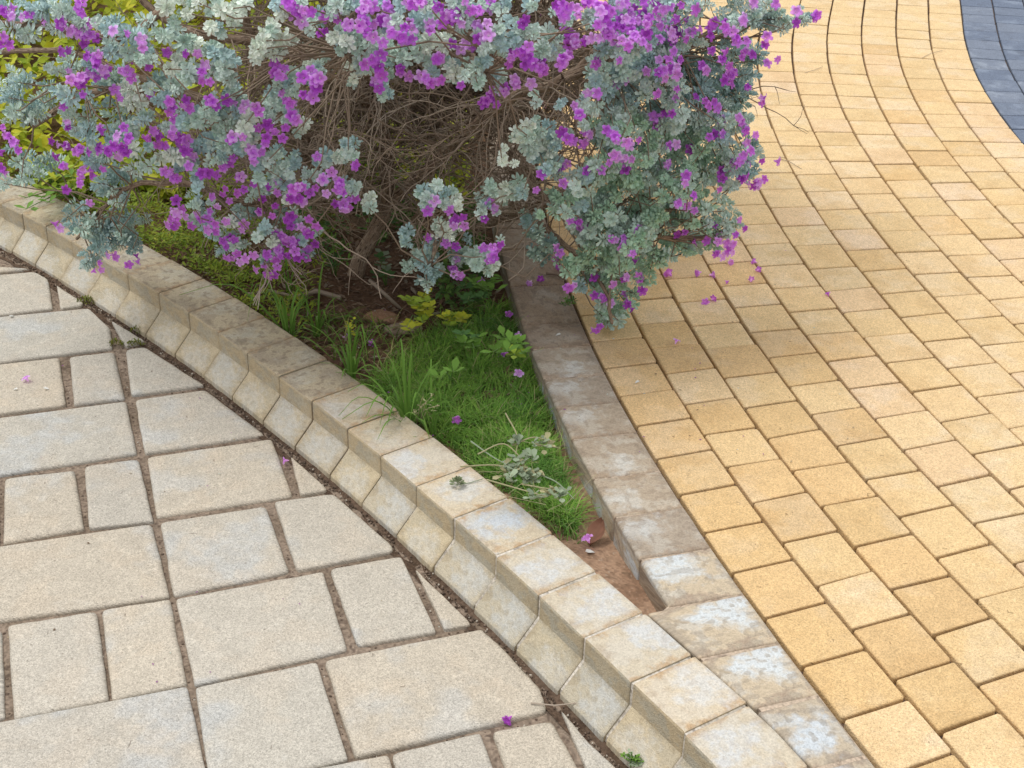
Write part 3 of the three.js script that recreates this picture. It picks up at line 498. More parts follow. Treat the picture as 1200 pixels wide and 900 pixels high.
// ---------------------------------------------------------------- the flowering shrub
const BLOBS = [], FLOWERS = [];
BLOBS.push(...[[-822,701,2227,27,0],[-740,725,2127,20,0],[-700,730,2111,22,0],[-804,688,2157,29,0],[-778,675,2168,20,0],[-735,687,2167,17,0],[-674,714,2114,13,0],[-618,719,2057,16,0],[-585,714,2060,19,0],[-777,578,2343,22,2],[-750,604,2206,13,0],[-631,671,2097,17,0],[-595,679,2073,19,0],[-569,682,2039,13,0],[-530,718,2035,17,0],[-516,689,2101,21,1],[-533,657,2074,16,1],[-499,666,2041,17,0],[-668,640,2125,13,0],[-695,564,2303,18,2],[-713,543,2317,16,2],[-613,573,2270,18,2],[-560,598,2171,17,2],[-715,589,2125,20,0],[-741,547,2181,13,0],[-630,588,2174,19,1],[-639,549,2218,21,1],[-561,599,2093,15,0],[-834,568,2253,21,0],[-872,526,2297,25,0],[-889,529,2330,16,0],[-854,497,2294,25,0],[-826,499,2277,16,0],[-853,497,2386,19,2],[-859,512,2272,22,0],[-760,476,2342,22,2],[-704,497,2308,19,2],[-758,477,2274,15,0],[-725,489,2223,18,0],[-632,531,2154,17,1],[-603,552,2129,14,0],[-677,489,2204,15,0],[-577,523,2182,15,0],[-531,561,2118,18,0],[-502,575,2081,17,0],[-483,601,2047,11,0],[-510,771,1997,18,1],[-483,763,1999,12,1],[-459,789,1962,10,1],[-510,736,2034,8,0],[-537,485,2208,15,0],[-916,367,2406,23,2],[-890,346,2463,19,2],[-931,341,2366,23,0],[-895,354,2357,20,0],[-743,422,2284,19,0],[-707,451,2245,18,0],[-761,346,2368,23,2],[-760,312,2409,17,2],[-731,342,2402,23,2],[-657,427,2239,18,0],[-623,445,2207,19,1],[-723,325,2332,13,0],[-569,484,2160,17,1],[-567,449,2201,15,0],[-542,451,2186,12,0],[-536,475,2214,13,0],[-519,449,2109,13,0],[-538,404,2146,12,0],[-556,329,2248,14,0],[-423,782,1949,16,1],[-413,766,1996,17,1],[-440,748,1982,13,0],[-420,753,1998,12,1],[-381,721,1971,15,1],[-370,735,1967,14,1],[-355,725,2015,18,1],[-390,702,2001,13,1],[-364,702,2008,12,1],[-340,780,1966,15,1],[-346,794,1947,11,0],[-310,799,1950,12,0],[-317,731,2088,13,2],[-307,745,1993,9,0],[-260,794,1951,15,0],[-244,784,1993,15,0],[-219,791,1956,15,0],[-263,745,1998,14,0],[-251,740,1961,15,1],[-236,725,1986,15,0],[-263,718,1986,10,0],[-220,737,1976,14,0],[-178,770,1962,17,0],[-194,750,1945,10,0],[-241,690,2030,16,0],[-253,655,2056,12,1],[-227,687,2007,13,0],[-231,715,1999,13,0],[-201,690,2076,16,2],[-176,696,2034,16,0],[-214,630,2105,14,0],[-218,606,2128,12,0],[-464,684,2068,16,0],[-468,662,2066,16,1],[-444,676,2028,16,0],[-442,652,2037,13,0],[-476,650,2060,11,0],[-453,596,2124,15,0],[-470,580,2109,14,0],[-445,582,2104,12,0],[-460,560,2095,14,1],[-425,573,2054,18,1],[-424,550,2080,14,0],[-399,577,2115,15,0],[-387,570,2106,12,0],[-383,600,2105,14,0],[-353,640,2062,15,0],[-340,637,2039,12,0],[-368,642,2054,12,0],[-309,678,2036,13,1],[-298,678,1980,10,0],[-329,657,2032,11,0],[-371,595,2094,12,0],[-359,586,2060,11,0],[-347,542,2140,11,1],[-499,506,2154,14,0],[-441,528,2091,17,0],[-483,581,2085,14,0],[-457,604,2099,12,0],[-506,498,2168,14,0],[-464,535,2085,14,0],[-441,519,2103,15,0],[-426,540,2088,17,1],[-500,485,2133,14,0],[-482,495,2115,13,0],[-418,494,2097,15,0],[-399,505,2088,12,0],[-414,448,2245,15,2],[-381,470,2162,14,0],[-370,468,2131,13,0],[-385,445,2149,16,0],[-438,404,2222,18,0],[-423,406,2218,15,0],[-457,386,2224,12,1],[-379,422,2132,11,1],[-343,457,2112,11,0],[-327,461,2140,13,0],[-317,483,2152,14,0],[-297,488,2161,16,1],[-273,511,2119,13,0],[-284,442,2127,13,0],[-274,416,2193,12,0],[-250,392,2184,15,1],[-493,296,2368,16,2],[-436,310,2294,14,2],[-488,351,2195,15,1],[-479,354,2210,10,0],[-435,351,2141,13,0],[-487,300,2210,15,0],[-516,276,2253,14,0],[-422,311,2208,14,1],[-369,312,2218,14,0],[-372,270,2257,12,0],[-524,324,2206,14,0],[-532,352,2215,12,0],[-442,264,2237,11,0],[-423,274,2234,12,0],[-383,342,2223,12,0],[-132,810,1907,14,0],[-99,804,1944,12,0],[-86,797,1929,12,0],[-59,789,1995,11,0],[-80,800,1930,10,0],[-148,767,1975,15,0],[-126,763,2005,13,0],[-88,768,1967,12,0],[-28,785,1966,12,0],[-36,772,1926,12,0],[-32,758,1933,12,0],[-141,712,2040,16,1],[-153,699,2037,13,0],[-115,717,2025,14,1],[-128,678,2026,13,0],[-96,680,2023,16,1],[-82,683,2002,12,0],[-106,677,2052,10,0],[-64,697,2000,15,0],[-51,711,1988,13,0],[-50,745,1937,11,0],[-27,721,1998,13,0],[-9,733,2004,14,0],[0,745,2012,11,0],[16,746,2002,13,0],[29,710,2040,16,0],[36,700,2068,13,0],[-40,655,2087,13,0],[-33,641,2080,11,0],[-70,598,2219,13,2],[49,712,2103,16,0],[57,685,2130,12,0]]);
BLOBS.push(...[[14,789,1991,11,0],[66,745,2078,13,0],[98,750,2088,13,0],[110,752,2059,12,0],[130,705,2105,15,0],[122,691,2115,13,0],[116,641,2123,15,0],[134,623,2140,14,0],[99,617,2082,12,0],[121,600,2125,14,1],[143,603,2179,13,0],[15,558,2094,15,1],[37,523,2174,17,1],[36,546,2149,13,0],[64,539,2151,15,0],[60,522,2151,14,0],[146,562,2174,17,0],[133,488,2279,16,2],[149,565,2107,14,0],[102,577,2108,11,0],[26,633,2037,7,0],[59,624,2058,7,0],[-143,453,2086,15,0],[-148,421,2117,15,0],[-122,415,2151,13,0],[-98,409,2161,13,1],[-134,331,2238,18,1],[-117,337,2207,16,1],[-149,279,2243,18,0],[-155,267,2215,16,0],[-143,254,2220,15,0],[-155,237,2210,14,0],[-139,301,2249,14,0],[-113,272,2261,15,0],[-90,274,2258,17,0],[-68,285,2200,18,0],[-51,268,2221,16,1],[-43,319,2164,13,0],[-105,243,2270,12,0],[-59,378,2207,13,0],[-50,389,2220,13,0],[-41,419,2203,15,0],[-24,395,2245,15,1],[-2,420,2203,16,1],[8,431,2166,13,0],[-26,521,2077,12,1],[16,533,2125,17,0],[33,502,2170,17,0],[51,512,2153,17,1],[58,494,2136,15,0],[45,494,2117,14,0],[67,471,2157,13,0],[23,290,2361,16,2],[42,277,2354,19,2],[56,243,2374,17,2],[37,236,2350,17,2],[49,212,2384,14,2],[63,401,2162,14,3],[83,407,2149,16,3],[116,365,2233,18,3],[111,329,2260,17,1],[137,387,2237,18,3],[121,434,2178,13,3],[137,371,2203,16,3],[96,399,2244,15,2],[119,321,2234,15,1],[106,273,2240,18,3],[96,261,2229,15,3],[129,279,2245,15,3],[162,285,2253,17,3],[153,340,2202,15,3],[160,228,2285,14,3],[-186,322,2201,13,0],[-192,244,2263,14,1],[150,198,2293,19,3],[171,223,2277,19,3],[161,260,2271,18,3],[131,249,2274,15,3],[161,157,2306,14,3],[190,115,2373,16,3],[177,98,2353,16,3],[227,159,2359,13,3],[199,190,2330,14,3],[237,203,2323,14,3],[163,129,2326,13,3],[266,748,2171,14,0],[286,751,2172,12,0],[348,719,2302,13,0],[366,723,2256,13,0],[386,716,2277,13,0],[409,712,2303,13,0],[334,708,2260,14,0],[349,715,2223,14,0],[374,710,2255,14,0],[404,695,2305,15,0],[422,702,2289,15,0],[438,705,2262,13,0],[452,710,2264,12,0],[465,709,2279,9,0],[321,697,2257,13,0],[335,707,2211,13,0],[404,683,2297,12,0],[427,691,2271,12,0],[368,669,2331,10,2],[262,694,2214,14,0],[282,671,2255,13,0],[257,678,2220,13,0],[398,614,2401,14,2],[414,611,2389,14,2],[360,629,2347,14,2],[386,595,2413,14,2],[407,597,2400,12,2],[341,648,2330,13,2],[323,616,2397,12,2],[378,579,2427,11,2],[358,312,2335,11,3],[340,312,2317,11,3],[372,337,2346,8,3],[343,330,2304,9,0],[-830,249,2404,17,2],[-812,241,2394,18,2],[-799,223,2415,20,2],[-783,230,2428,20,2],[-770,234,2443,17,2],[-741,234,2422,18,2],[-723,258,2409,15,2],[-788,202,2404,19,2],[-772,197,2435,17,2],[-824,152,2453,17,0],[-824,155,2425,14,0],[-739,228,2395,15,2],[-723,200,2401,15,2],[-765,184,2452,17,2],[-847,251,2424,12,2],[376,511,2307,17,0],[208,654,2189,16,0],[156,718,2067,14,0],[194,284,2220,16,3],[330,372,2270,17,3],[352,533,2263,16,0],[275,452,2312,16,3],[228,376,2260,18,3],[241,624,2190,15,0],[121,207,2287,16,0],[237,501,2219,17,3],[219,394,2271,16,3],[151,398,2246,15,3],[192,535,2183,16,3],[338,503,2416,18,2],[272,284,2333,16,3],[228,716,2267,16,2],[247,417,2211,16,3],[290,582,2345,16,2],[221,592,2283,14,2],[252,433,2248,15,3],[161,729,2129,14,0],[368,511,2429,17,2],[231,698,2226,16,0],[235,540,2220,15,0],[202,526,2301,15,2],[281,436,2419,16,2],[313,581,2328,16,2],[180,168,2329,15,3],[237,665,2192,16,0],[214,357,2228,15,3],[197,745,2123,16,0],[288,434,2221,15,3],[240,214,2397,19,2],[279,600,2370,18,2],[258,611,2192,17,0],[257,717,2202,16,0],[250,377,2224,15,3],[190,420,2223,14,3],[328,431,2303,17,3],[364,265,2357,17,3],[223,435,2238,16,3],[312,401,2279,15,3],[188,474,2291,17,2],[173,494,2182,14,3],[237,675,2222,16,0],[414,518,2462,15,2],[145,492,2229,15,2],[330,535,2261,15,0],[283,394,2396,17,2],[281,341,2349,17,2],[140,212,2305,17,3],[198,633,2188,16,0],[226,462,2315,18,2],[186,597,2209,15,0],[388,430,2427,17,2],[215,489,2183,14,3],[235,528,2345,16,2],[380,394,2331,17,0],[161,526,2338,15,2],[374,462,2280,17,0],[125,505,2122,14,3],[380,435,2296,18,0],[289,559,2295,16,2],[174,437,2229,15,3],[310,271,2323,17,3]]);
BLOBS.push(...[[153,622,2176,15,0],[259,735,2282,15,2],[351,469,2300,14,0],[332,241,2442,18,2],[168,574,2144,15,0],[261,254,2294,15,3],[232,341,2226,16,3],[246,586,2198,16,0],[308,593,2356,18,2],[112,483,2133,16,0],[178,751,2187,15,0],[273,424,2201,17,3],[196,332,2186,17,3],[245,559,2324,14,2],[155,689,2084,15,0],[162,643,2160,16,0],[335,259,2357,16,3],[169,407,2222,14,3],[208,729,2270,15,2],[212,673,2206,17,0],[265,567,2194,17,0],[387,541,2456,17,2],[191,487,2185,15,3],[174,344,2223,17,3],[294,463,2325,18,3],[133,312,2217,16,3],[302,365,2283,15,3],[210,361,2276,15,3],[235,365,2221,16,3],[245,447,2261,16,3],[326,594,2347,16,2],[315,412,2392,16,2],[311,476,2272,17,3],[309,503,2304,18,3],[223,318,2222,15,3],[342,445,2313,17,3],[287,492,2311,15,3],[180,693,2216,17,2],[260,266,2316,17,3],[408,401,2357,18,0],[179,694,2115,14,0],[345,548,2409,18,2],[168,724,2288,14,2],[192,723,2123,15,0],[139,773,2116,13,0],[180,583,2187,15,0],[361,423,2316,18,0],[252,696,2324,15,2],[188,460,2198,16,3],[268,322,2300,18,3],[347,520,2425,18,2],[324,411,2300,17,3],[340,506,2260,16,0],[301,597,2404,16,2],[405,438,2389,18,2],[154,493,2163,15,3],[292,449,2231,15,3],[179,301,2217,17,3],[133,450,2184,14,3],[298,327,2313,17,3],[387,308,2316,15,0],[93,466,2125,14,0],[373,527,2458,18,2],[215,777,2103,16,0],[393,461,2276,15,0],[201,605,2168,15,0],[149,463,2194,17,3],[400,503,2447,19,2],[169,565,2120,14,3],[219,650,2155,14,0],[192,326,2360,19,2],[279,264,2304,17,3],[217,524,2217,16,3],[400,565,2429,17,2],[142,744,2118,15,0],[190,350,2245,16,3],[207,134,2384,19,3],[165,581,2232,17,0],[216,549,2225,15,0],[145,718,2102,15,0],[303,530,2282,16,0],[159,419,2245,15,3],[183,648,2180,15,0],[128,349,2208,17,3],[364,559,2433,17,2],[156,541,2108,15,3],[177,263,2243,16,3],[281,395,2333,17,2],[261,521,2327,18,2],[203,347,2200,17,3],[259,535,2226,16,0],[159,381,2193,17,3],[386,496,2419,16,2],[110,409,2182,16,0],[369,355,2449,18,2],[314,336,2287,16,3],[96,358,2225,14,0],[320,495,2263,15,3],[184,702,2287,14,2],[244,233,2307,17,3],[306,564,2317,18,2],[198,111,2340,19,3],[392,310,2368,18,0],[156,392,2215,15,3],[270,589,2346,17,2],[201,438,2214,17,3],[134,552,2151,13,3],[210,231,2294,18,3],[235,408,2261,14,3],[373,288,2349,17,0],[218,688,2212,16,0],[183,617,2215,15,0],[345,600,2364,15,2],[391,524,2442,19,2],[179,324,2222,16,3]]);

FLOWERS.push(...[[-797,712,2187],[-790,706,2154],[-761,716,2118],[-742,698,2164],[-697,711,2107],[-639,765,2019],[-650,742,2058],[-698,686,2149],[-692,678,2166],[-674,682,2146],[-659,708,2122],[-662,693,2128],[-594,726,2018],[-733,641,2197],[-663,663,2108],[-639,674,2080],[-649,659,2099],[-548,710,2002],[-539,674,2096],[-480,693,2038],[-567,654,2088],[-603,644,2089],[-659,634,2137],[-715,622,2160],[-697,621,2108],[-679,626,2107],[-672,624,2132],[-671,613,2159],[-657,632,2141],[-683,614,2118],[-642,597,2145],[-727,567,2143],[-579,597,2122],[-538,603,2076],[-538,588,2099],[-520,597,2082],[-481,654,2056],[-477,649,2042],[-769,484,2275],[-679,517,2180],[-778,448,2288],[-738,462,2236],[-703,469,2228],[-672,483,2182],[-630,513,2112],[-615,534,2099],[-809,448,2305],[-868,491,2246],[-870,466,2272],[-861,456,2267],[-850,452,2249],[-586,531,2148],[-583,510,2174],[-552,534,2144],[-547,522,2139],[-537,511,2156],[-590,499,2174],[-550,480,2188],[-804,671,2125],[-846,450,2243],[-903,383,2316],[-777,446,2285],[-805,421,2307],[-780,423,2250],[-739,460,2238],[-752,404,2275],[-737,411,2266],[-757,386,2264],[-732,369,2229],[-701,465,2227],[-672,479,2179],[-632,504,2118],[-618,529,2101],[-697,438,2212],[-578,455,2159],[-572,436,2184],[-563,435,2179],[-548,488,2178],[-544,462,2200],[-506,474,2110],[-566,387,2156],[-572,367,2177],[-588,335,2214],[-539,353,2212],[-565,324,2247],[-326,795,1943],[-322,783,1965],[-329,768,1984],[-313,779,1959],[-294,793,1920],[-296,727,2037],[-263,775,1974],[-241,771,1939],[-227,775,1918],[-222,789,1931],[-218,779,1926],[-218,758,1946],[-209,794,1946],[-208,763,1962],[-203,770,1974],[-194,775,1988],[-190,766,1964],[-182,764,1928],[-195,749,1927],[-170,754,1939],[-214,714,1961],[-205,701,1972],[-208,681,2008],[-220,658,2040],[-218,645,2067],[-179,679,2036],[-463,654,2019],[-460,626,2021],[-464,605,2059],[-447,592,2109],[-426,597,2071],[-405,603,2067],[-354,674,2004],[-353,663,2023],[-309,677,1991],[-290,684,1963],[-298,680,1962],[-317,654,1974],[-303,650,1976],[-356,617,2058],[-347,620,2035],[-395,567,2093],[-358,580,2048],[-340,592,2044],[-366,554,2065],[-389,550,2043],[-437,564,2040],[-415,527,2074],[-414,522,2071],[-498,476,2107],[-478,481,2125],[-465,487,2129],[-455,500,2116],[-490,461,2139],[-458,451,2154],[-487,421,2182],[-452,427,2162],[-321,507,2113],[-261,509,2077],[-290,473,2105],[-285,467,2094],[-357,461,2087],[-349,468,2083],[-328,450,2122],[-306,453,2095],[-352,422,2135],[-356,433,2118],[-393,431,2147],[-402,405,2154],[-437,369,2207],[-332,374,2152],[-507,409,2172],[-501,394,2172],[-522,363,2190],[-505,363,2165],[-506,347,2174],[-467,341,2196],[-505,309,2216],[-389,361,2193],[-386,341,2215],[-414,298,2219],[-400,308,2223],[-383,318,2212],[-402,321,2222],[-358,351,2182],[-353,344,2184],[-429,287,2213],[-442,257,2235],[-457,242,2248],[-436,240,2236],[-414,268,2206],[-406,287,2208],[-382,298,2203],[-378,283,2217],[-388,310,2212],[-454,306,2155],[-469,293,2168],[-501,278,2221],[-352,294,2249],[-369,266,2256],[-289,407,2158],[-281,405,2182],[-282,470,2095],[-275,404,2195],[-139,818,1883],[-125,791,1948],[-116,797,1943],[-101,777,1946],[-112,765,1974],[-94,787,1930],[-74,797,1931],[-71,789,1950],[-47,788,2011],[-41,783,2004],[-64,756,1981],[-66,760,1988],[-57,757,1948],[-47,766,1919],[-84,722,2023],[-90,710,2037],[-121,703,2017],[-126,704,2004],[-140,682,1983],[-133,667,2008],[-88,673,1984],[-52,619,2081],[-59,613,2081],[-49,625,2086],[-26,641,2059],[-7,659,2042],[0,729,1976],[8,735,1975],[-8,723,1985],[-20,698,2012],[1,708,1981],[13,702,2003],[24,687,2040],[30,693,2048],[-1,763,1992],[44,798,1972],[52,796,1966],[57,781,1994],[77,771,2045],[75,711,2111],[68,719,2112],[81,710,2082],[69,700,2115],[63,689,2073],[56,685,2063],[69,694,2079],[97,771,2083],[110,767,2082],[119,768,2070],[129,762,2071],[119,759,2050],[107,751,2040],[98,729,2049],[124,734,2067],[113,669,2120],[115,631,2091],[88,609,2067],[92,605,2066],[108,547,2142],[82,542,2125],[76,547,2118],[126,737,2069],[-149,810,1903],[-157,756,1972],[-160,726,2020],[-133,449,2084],[-115,404,2159],[-91,404,2136],[-56,369,2204],[-41,380,2226],[-111,377,2170],[-105,373,2162],[-154,313,2252],[-103,310,2222],[-104,249,2253],[-96,253,2232],[-112,253,2259],[-44,326,2148],[-57,337,2164],[-38,352,2126],[-47,311,2164],[29,464,2109],[74,462,2142],[80,487,2168],[107,490,2130],[89,381,2183],[114,349,2233],[68,296,2266],[71,258,2293],[103,241,2225],[140,230,2286],[160,342,2198],[131,492,2128],[261,748,2161],[304,702,2237],[278,703,2204],[348,721,2222],[403,729,2276],[431,730,2224],[474,713,2275],[366,732,2261],[344,718,2206],[304,711,2228],[329,707,2184],[334,700,2174],[354,683,2213],[359,644,2259],[375,648,2260],[391,668,2253],[413,646,2257],[312,654,2201],[330,642,2229],[347,610,2288],[318,658,2201],[291,638,2207],[333,598,2278],[349,581,2312],[316,566,2263],[304,565,2243],[363,537,2274],[381,578,2300],[411,545,2357],[381,509,2296],[381,500,2265],[317,511,2250],[219,550,2216],[232,559,2212],[243,572,2188],[226,662,2154],[212,652,2141],[242,649,2178],[234,673,2187],[238,722,2198],[235,698,2219],[254,690,2203],[228,692,2217],[160,740,2143],[179,745,2139],[195,758,2108],[171,739,2114],[151,729,2100]]);
FLOWERS.push(...[[162,731,2064],[151,562,2077],[173,534,2134],[209,618,2149],[246,612,2184],[195,640,2178],[163,624,2182],[148,562,2076],[144,535,2092],[170,502,2161],[165,478,2186],[244,504,2222],[246,465,2247],[291,466,2308],[273,452,2185],[354,416,2300],[347,404,2290],[367,453,2280],[376,479,2253],[383,489,2242],[420,447,2317],[392,420,2313],[423,373,2394],[386,411,2317],[425,380,2388],[168,338,2207],[180,332,2204],[197,352,2214],[297,314,2309],[292,387,2251],[306,372,2268],[264,408,2197],[401,327,2301],[364,285,2341],[372,294,2314],[378,304,2281],[362,263,2332],[371,279,2288],[379,290,2275],[365,267,2307],[339,290,2328],[196,325,2176],[192,239,2263],[215,246,2275],[170,231,2262],[157,198,2275],[172,163,2312],[205,135,2370],[216,139,2346],[231,188,2327],[224,217,2311],[153,106,2318],[143,765,2107],[155,748,2139],[170,747,2165],[182,739,2092],[189,746,2104],[207,723,2149],[162,734,2107],[145,739,2109],[139,716,2085],[168,728,2062],[207,761,2106],[189,718,2112],[153,718,2050],[142,692,2070],[214,684,2196],[242,684,2208],[-851,236,2410],[-765,186,2410],[-785,167,2410],[-800,145,2410],[-735,169,2410],[-713,179,2410]]);

const BRANCH = [[19, 13, -355, -12, 2630, -341, 27, 2630, -319, 91, 2640, -293, 146, 2640, -270, 202, 2630, -259, 261, 2620], [14, 9, -259, 261, 2620, -261, 349, 2600, -266, 445, 2570, -266, 565, 2500, -273, 693, 2420, -274, 832, 2300], [13, 8, -266, 211, 2630, -178, 314, 2560, -96, 418, 2480, -8, 536, 2360, 70, 594, 2280, 136, 672, 2250, 171, 763, 2250], [11, 6, -267, 425, 2580, -330, 499, 2500, -401, 596, 2380, -472, 640, 2300, -530, 654, 2280, -595, 683, 2300, -631, 740, 2300], [12, 5, -270, 192, 2630, -344, 300, 2560, -423, 383, 2450, -523, 465, 2350, -606, 532, 2280, -670, 559, 2260, -758, 513, 2300, -822, 466, 2320], [14, 7, -359, -23, 2660, -398, 25, 2700, -435, 76, 2730, -411, 141, 2740, -384, 217, 2720, -423, 340, 2660, -458, 463, 2600, -490, 591, 2550, -497, 696, 2500], [15, 7, -327, -27, 2700, -247, 27, 2740, -155, 74, 2740, -45, 155, 2680, 40, 233, 2580, 135, 322, 2500, 240, 400, 2460, 340, 459, 2420], [9, 4, -353, 345, 2580, -445, 414, 2500, -551, 487, 2420, -663, 537, 2400, -770, 570, 2420, -852, 565, 2440, -952, 550, 2460], [8, 4, -595, 683, 2300, -634, 662, 2220, -676, 675, 2180, -732, 695, 2150, -799, 708, 2120], [10, 4, 70, 594, 2280, 155, 623, 2300, 258, 628, 2340, 348, 662, 2400, 430, 651, 2450, 505, 655, 2500], [7, 3, 112, 606, 2280, 216, 612, 2340, 325, 597, 2400, 409, 582, 2460], [9, 4, -4, 324, 2550, 69, 309, 2420, 128, 325, 2300, 202, 324, 2260, 295, 302, 2280, 382, 315, 2320], [8, 3, -11, 232, 2600, 56, 244, 2450, 124, 245, 2300, 161, 217, 2220, 169, 168, 2200], [7, 3, -235, 160, 2620, -191, 241, 2500, -145, 336, 2300, -136, 315, 2200, -148, 260, 2180], [7, 3, -154, 80, 2720, -99, 163, 2500, -68, 247, 2300, -43, 277, 2220], [8, 3, -315, 164, 2640, -371, 262, 2500, -418, 327, 2300, -421, 313, 2220, -424, 266, 2200], [7, 3, -439, 301, 2420, -508, 349, 2300, -575, 387, 2280, -701, 334, 2340, -771, 244, 2420, -815, 194, 2440], [6, 3, -259, 502, 2550, -196, 597, 2400, -125, 699, 2200, -66, 705, 2050, -38, 676, 1980], [6, 3, -264, 465, 2560, -278, 564, 2400, -255, 696, 2150, -244, 701, 2000]];
const trunkBase = V(-0.345, 0.03, 2.63);
const shrub = thing('flowering_shrub', trunkBase, 'large silver leaved shrub covered in purple flowers, leaning over both kerbs', 'shrub');
const limbs = [];                                                   // sampled points of all limbs, for twigs and shoots to start from
{
  BRANCH.forEach((row, bi) => {
    const [ra, rb, ...n] = row, p = []; for (let i = 0; i < n.length; i += 3) { const back = bi === 0 ? 0 : 0.05 * smooth(0, 4, i / 3); p.push(V(n[i] / 1000 * (1 + back), n[i + 1] / 1000 - back * 0.3, n[i + 2] / 1000 + back)); }
    if (bi === 0) p[0].y = 0.0; if (bi === 5 || bi === 6) p[0].y = 0.03;
    const c = new THREE.CatmullRomCurve3(p, false, 'centripetal'), m = Math.max(10, Math.round(c.getLength() / 0.025)), pts = c.getSpacedPoints(m);
    pts.forEach((q, i) => { if (i && i < m) q.add(new THREE.Vector3(gauss(), gauss(), gauss()).multiplyScalar(0.003)); if (i > 1) limbs.push({ p: q.clone(), r: mix(ra, rb, i / m) / 1000, bi, t: i / m }); });
    const local = pts.map((q) => q.clone().sub(trunkBase)); mesh(bi === 0 ? 'trunk' : 'limb', tube(local, ra / 1000, rb / 1000, 8), barkMat, shrub);
  });
}
const trunkTop = V(-0.28, 0.35, 2.62);
// crooked twig with side twigs; geometry in shrub space
function twig(start, dir, len, r, depth, out) {
  const n = Math.max(4, Math.round(len / 0.022)), pts = [start.clone()], d = dir.clone().normalize();
  for (let i = 1; i <= n; i++) { d.add(new THREE.Vector3(gauss(), gauss(), gauss()).multiplyScalar(0.3)).normalize(); if (pts[i - 1].y < 0.2 && i > 2) break; pts.push(pts[i - 1].clone().addScaledVector(d, len / n)); }
  out.push(tube(pts, r, r * 0.45, depth > 1 ? 5 : 4));
  if (depth > 0 && pts.length > 3) { const m = depth > 1 ? 3 + Math.floor(rnd() * 4) : 2 + Math.floor(rnd() * 3); for (let k = 0; k < m; k++) { const i = 1 + Math.floor(rnd() * (pts.length - 1)), e = new THREE.Vector3().subVectors(pts[i], pts[i - 1]).normalize().multiplyScalar(0.7).add(new THREE.Vector3(gauss(), gauss(), gauss()).multiplyScalar(1.1)); twig(pts[i], e, len * rr(0.25, 0.5), r * 0.62, depth - 1, out); } }
  return out;
}
{
  const toCam = new THREE.Vector3(0, 0.15, 1), pool = limbs.filter((l) => [0, 1, 2, 4, 5, 6, 7, 11, 12, 15].includes(l.bi) && l.p.y > 0.24 && l.p.y < 0.72 && -l.p.z > 2.3 && l.p.x > -0.5 && l.p.x < 0.06);
  for (let i = 0; i < 60; i++) {                                      // bare dead twigs in front, each its own part
    const l = pick(pool), d = new THREE.Vector3(gauss() * 0.9, gauss() * 0.6 + 0.1, 0.25 + gauss() * 0.5).add(toCam.clone().multiplyScalar(0.25));
    mesh('twig', mergeGeometries(twig(l.p.clone().sub(trunkBase), d, rr(0.16, 0.32), rr(0.0016, 0.0026), 2, [])), twigMats[pick([1, 1, 3, 2])], shrub);
  }
  const fine = [], fineShadeToned = [];
  for (let i = 0; i < 230; i++) { const l = pick(pool); if (l.p.y < 0.3) continue; const d = new THREE.Vector3(gauss(), gauss() * 0.8, gauss() * 0.8); twig(l.p.clone().sub(trunkBase), d, rr(0.14, 0.34), rr(0.0012, 0.002), 2, fine); }
  for (let i = 0; i < 170; i++) { const l = pick(limbs), d = new THREE.Vector3(gauss(), gauss() * 0.8 + 0.1, gauss() - 0.1); if (-l.p.z < 2.4 || l.p.x > 0.1 || l.p.x < -0.62 || l.p.y > 0.78) continue; twig(l.p.clone().sub(trunkBase), d, rr(0.15, 0.36), rr(0.0014, 0.0026), 2, fineShadeToned); }
  for (let i = 0; i < 600; i++) { const p = V(-0.12 + gauss() * 0.3, 0.42 + gauss() * 0.2, 2.78 + gauss() * 0.16), d = new THREE.Vector3(gauss(), gauss() * 0.6 + 0.2, gauss() * 0.5); if (p.y < 0.3) continue; twig(p.sub(trunkBase), d, rr(0.15, 0.36), rr(0.0014, 0.003), 2, fineShadeToned); }
  // stems that carry the leafy shoots
  for (const [x, y, z] of BLOBS) {
    const q = V(x / 1000, y / 1000, z / 1000); let best = null, bd = 9;
    for (let k = 0; k < limbs.length; k += 2) { const l = limbs[k]; if (l.p.x > 0.33) continue; const d = l.p.distanceTo(q) + (l.p.distanceTo(trunkTop) > q.distanceTo(trunkTop) ? 0.12 : 0) + rnd() * 0.22; if (d < bd) { bd = d; best = l; } }
    if (bd > 0.6) continue;
    const a = best.p.clone().sub(trunkBase), b = q.clone().sub(trunkBase); if (a.distanceTo(b) > 0.2) a.lerp(b, 1 - 0.2 / a.distanceTo(b)).add(new THREE.Vector3(gauss() * 0.03, gauss() * 0.03, -0.02)); const m1 = a.clone().lerp(b, 0.4).add(new THREE.Vector3(gauss(), gauss() + 0.2, gauss()).multiplyScalar(0.02)), m2 = a.clone().lerp(b, 0.75).add(new THREE.Vector3(gauss(), gauss(), gauss()).multiplyScalar(0.015));
    fineShadeToned.push(tube([a, m1, m2, b], 0.0017, 0.0009, 4));
  }
  setUD(mesh('fine_twigs', mergeGeometries(fine), twigMats[1], shrub), 'kind', 'stuff');
  setUD(mesh('inner_twigs', mergeGeometries(fineShadeToned), twigMats[0], shrub), 'kind', 'stuff');  // darkest twig tone, so the interior shade is partly in the colour
}
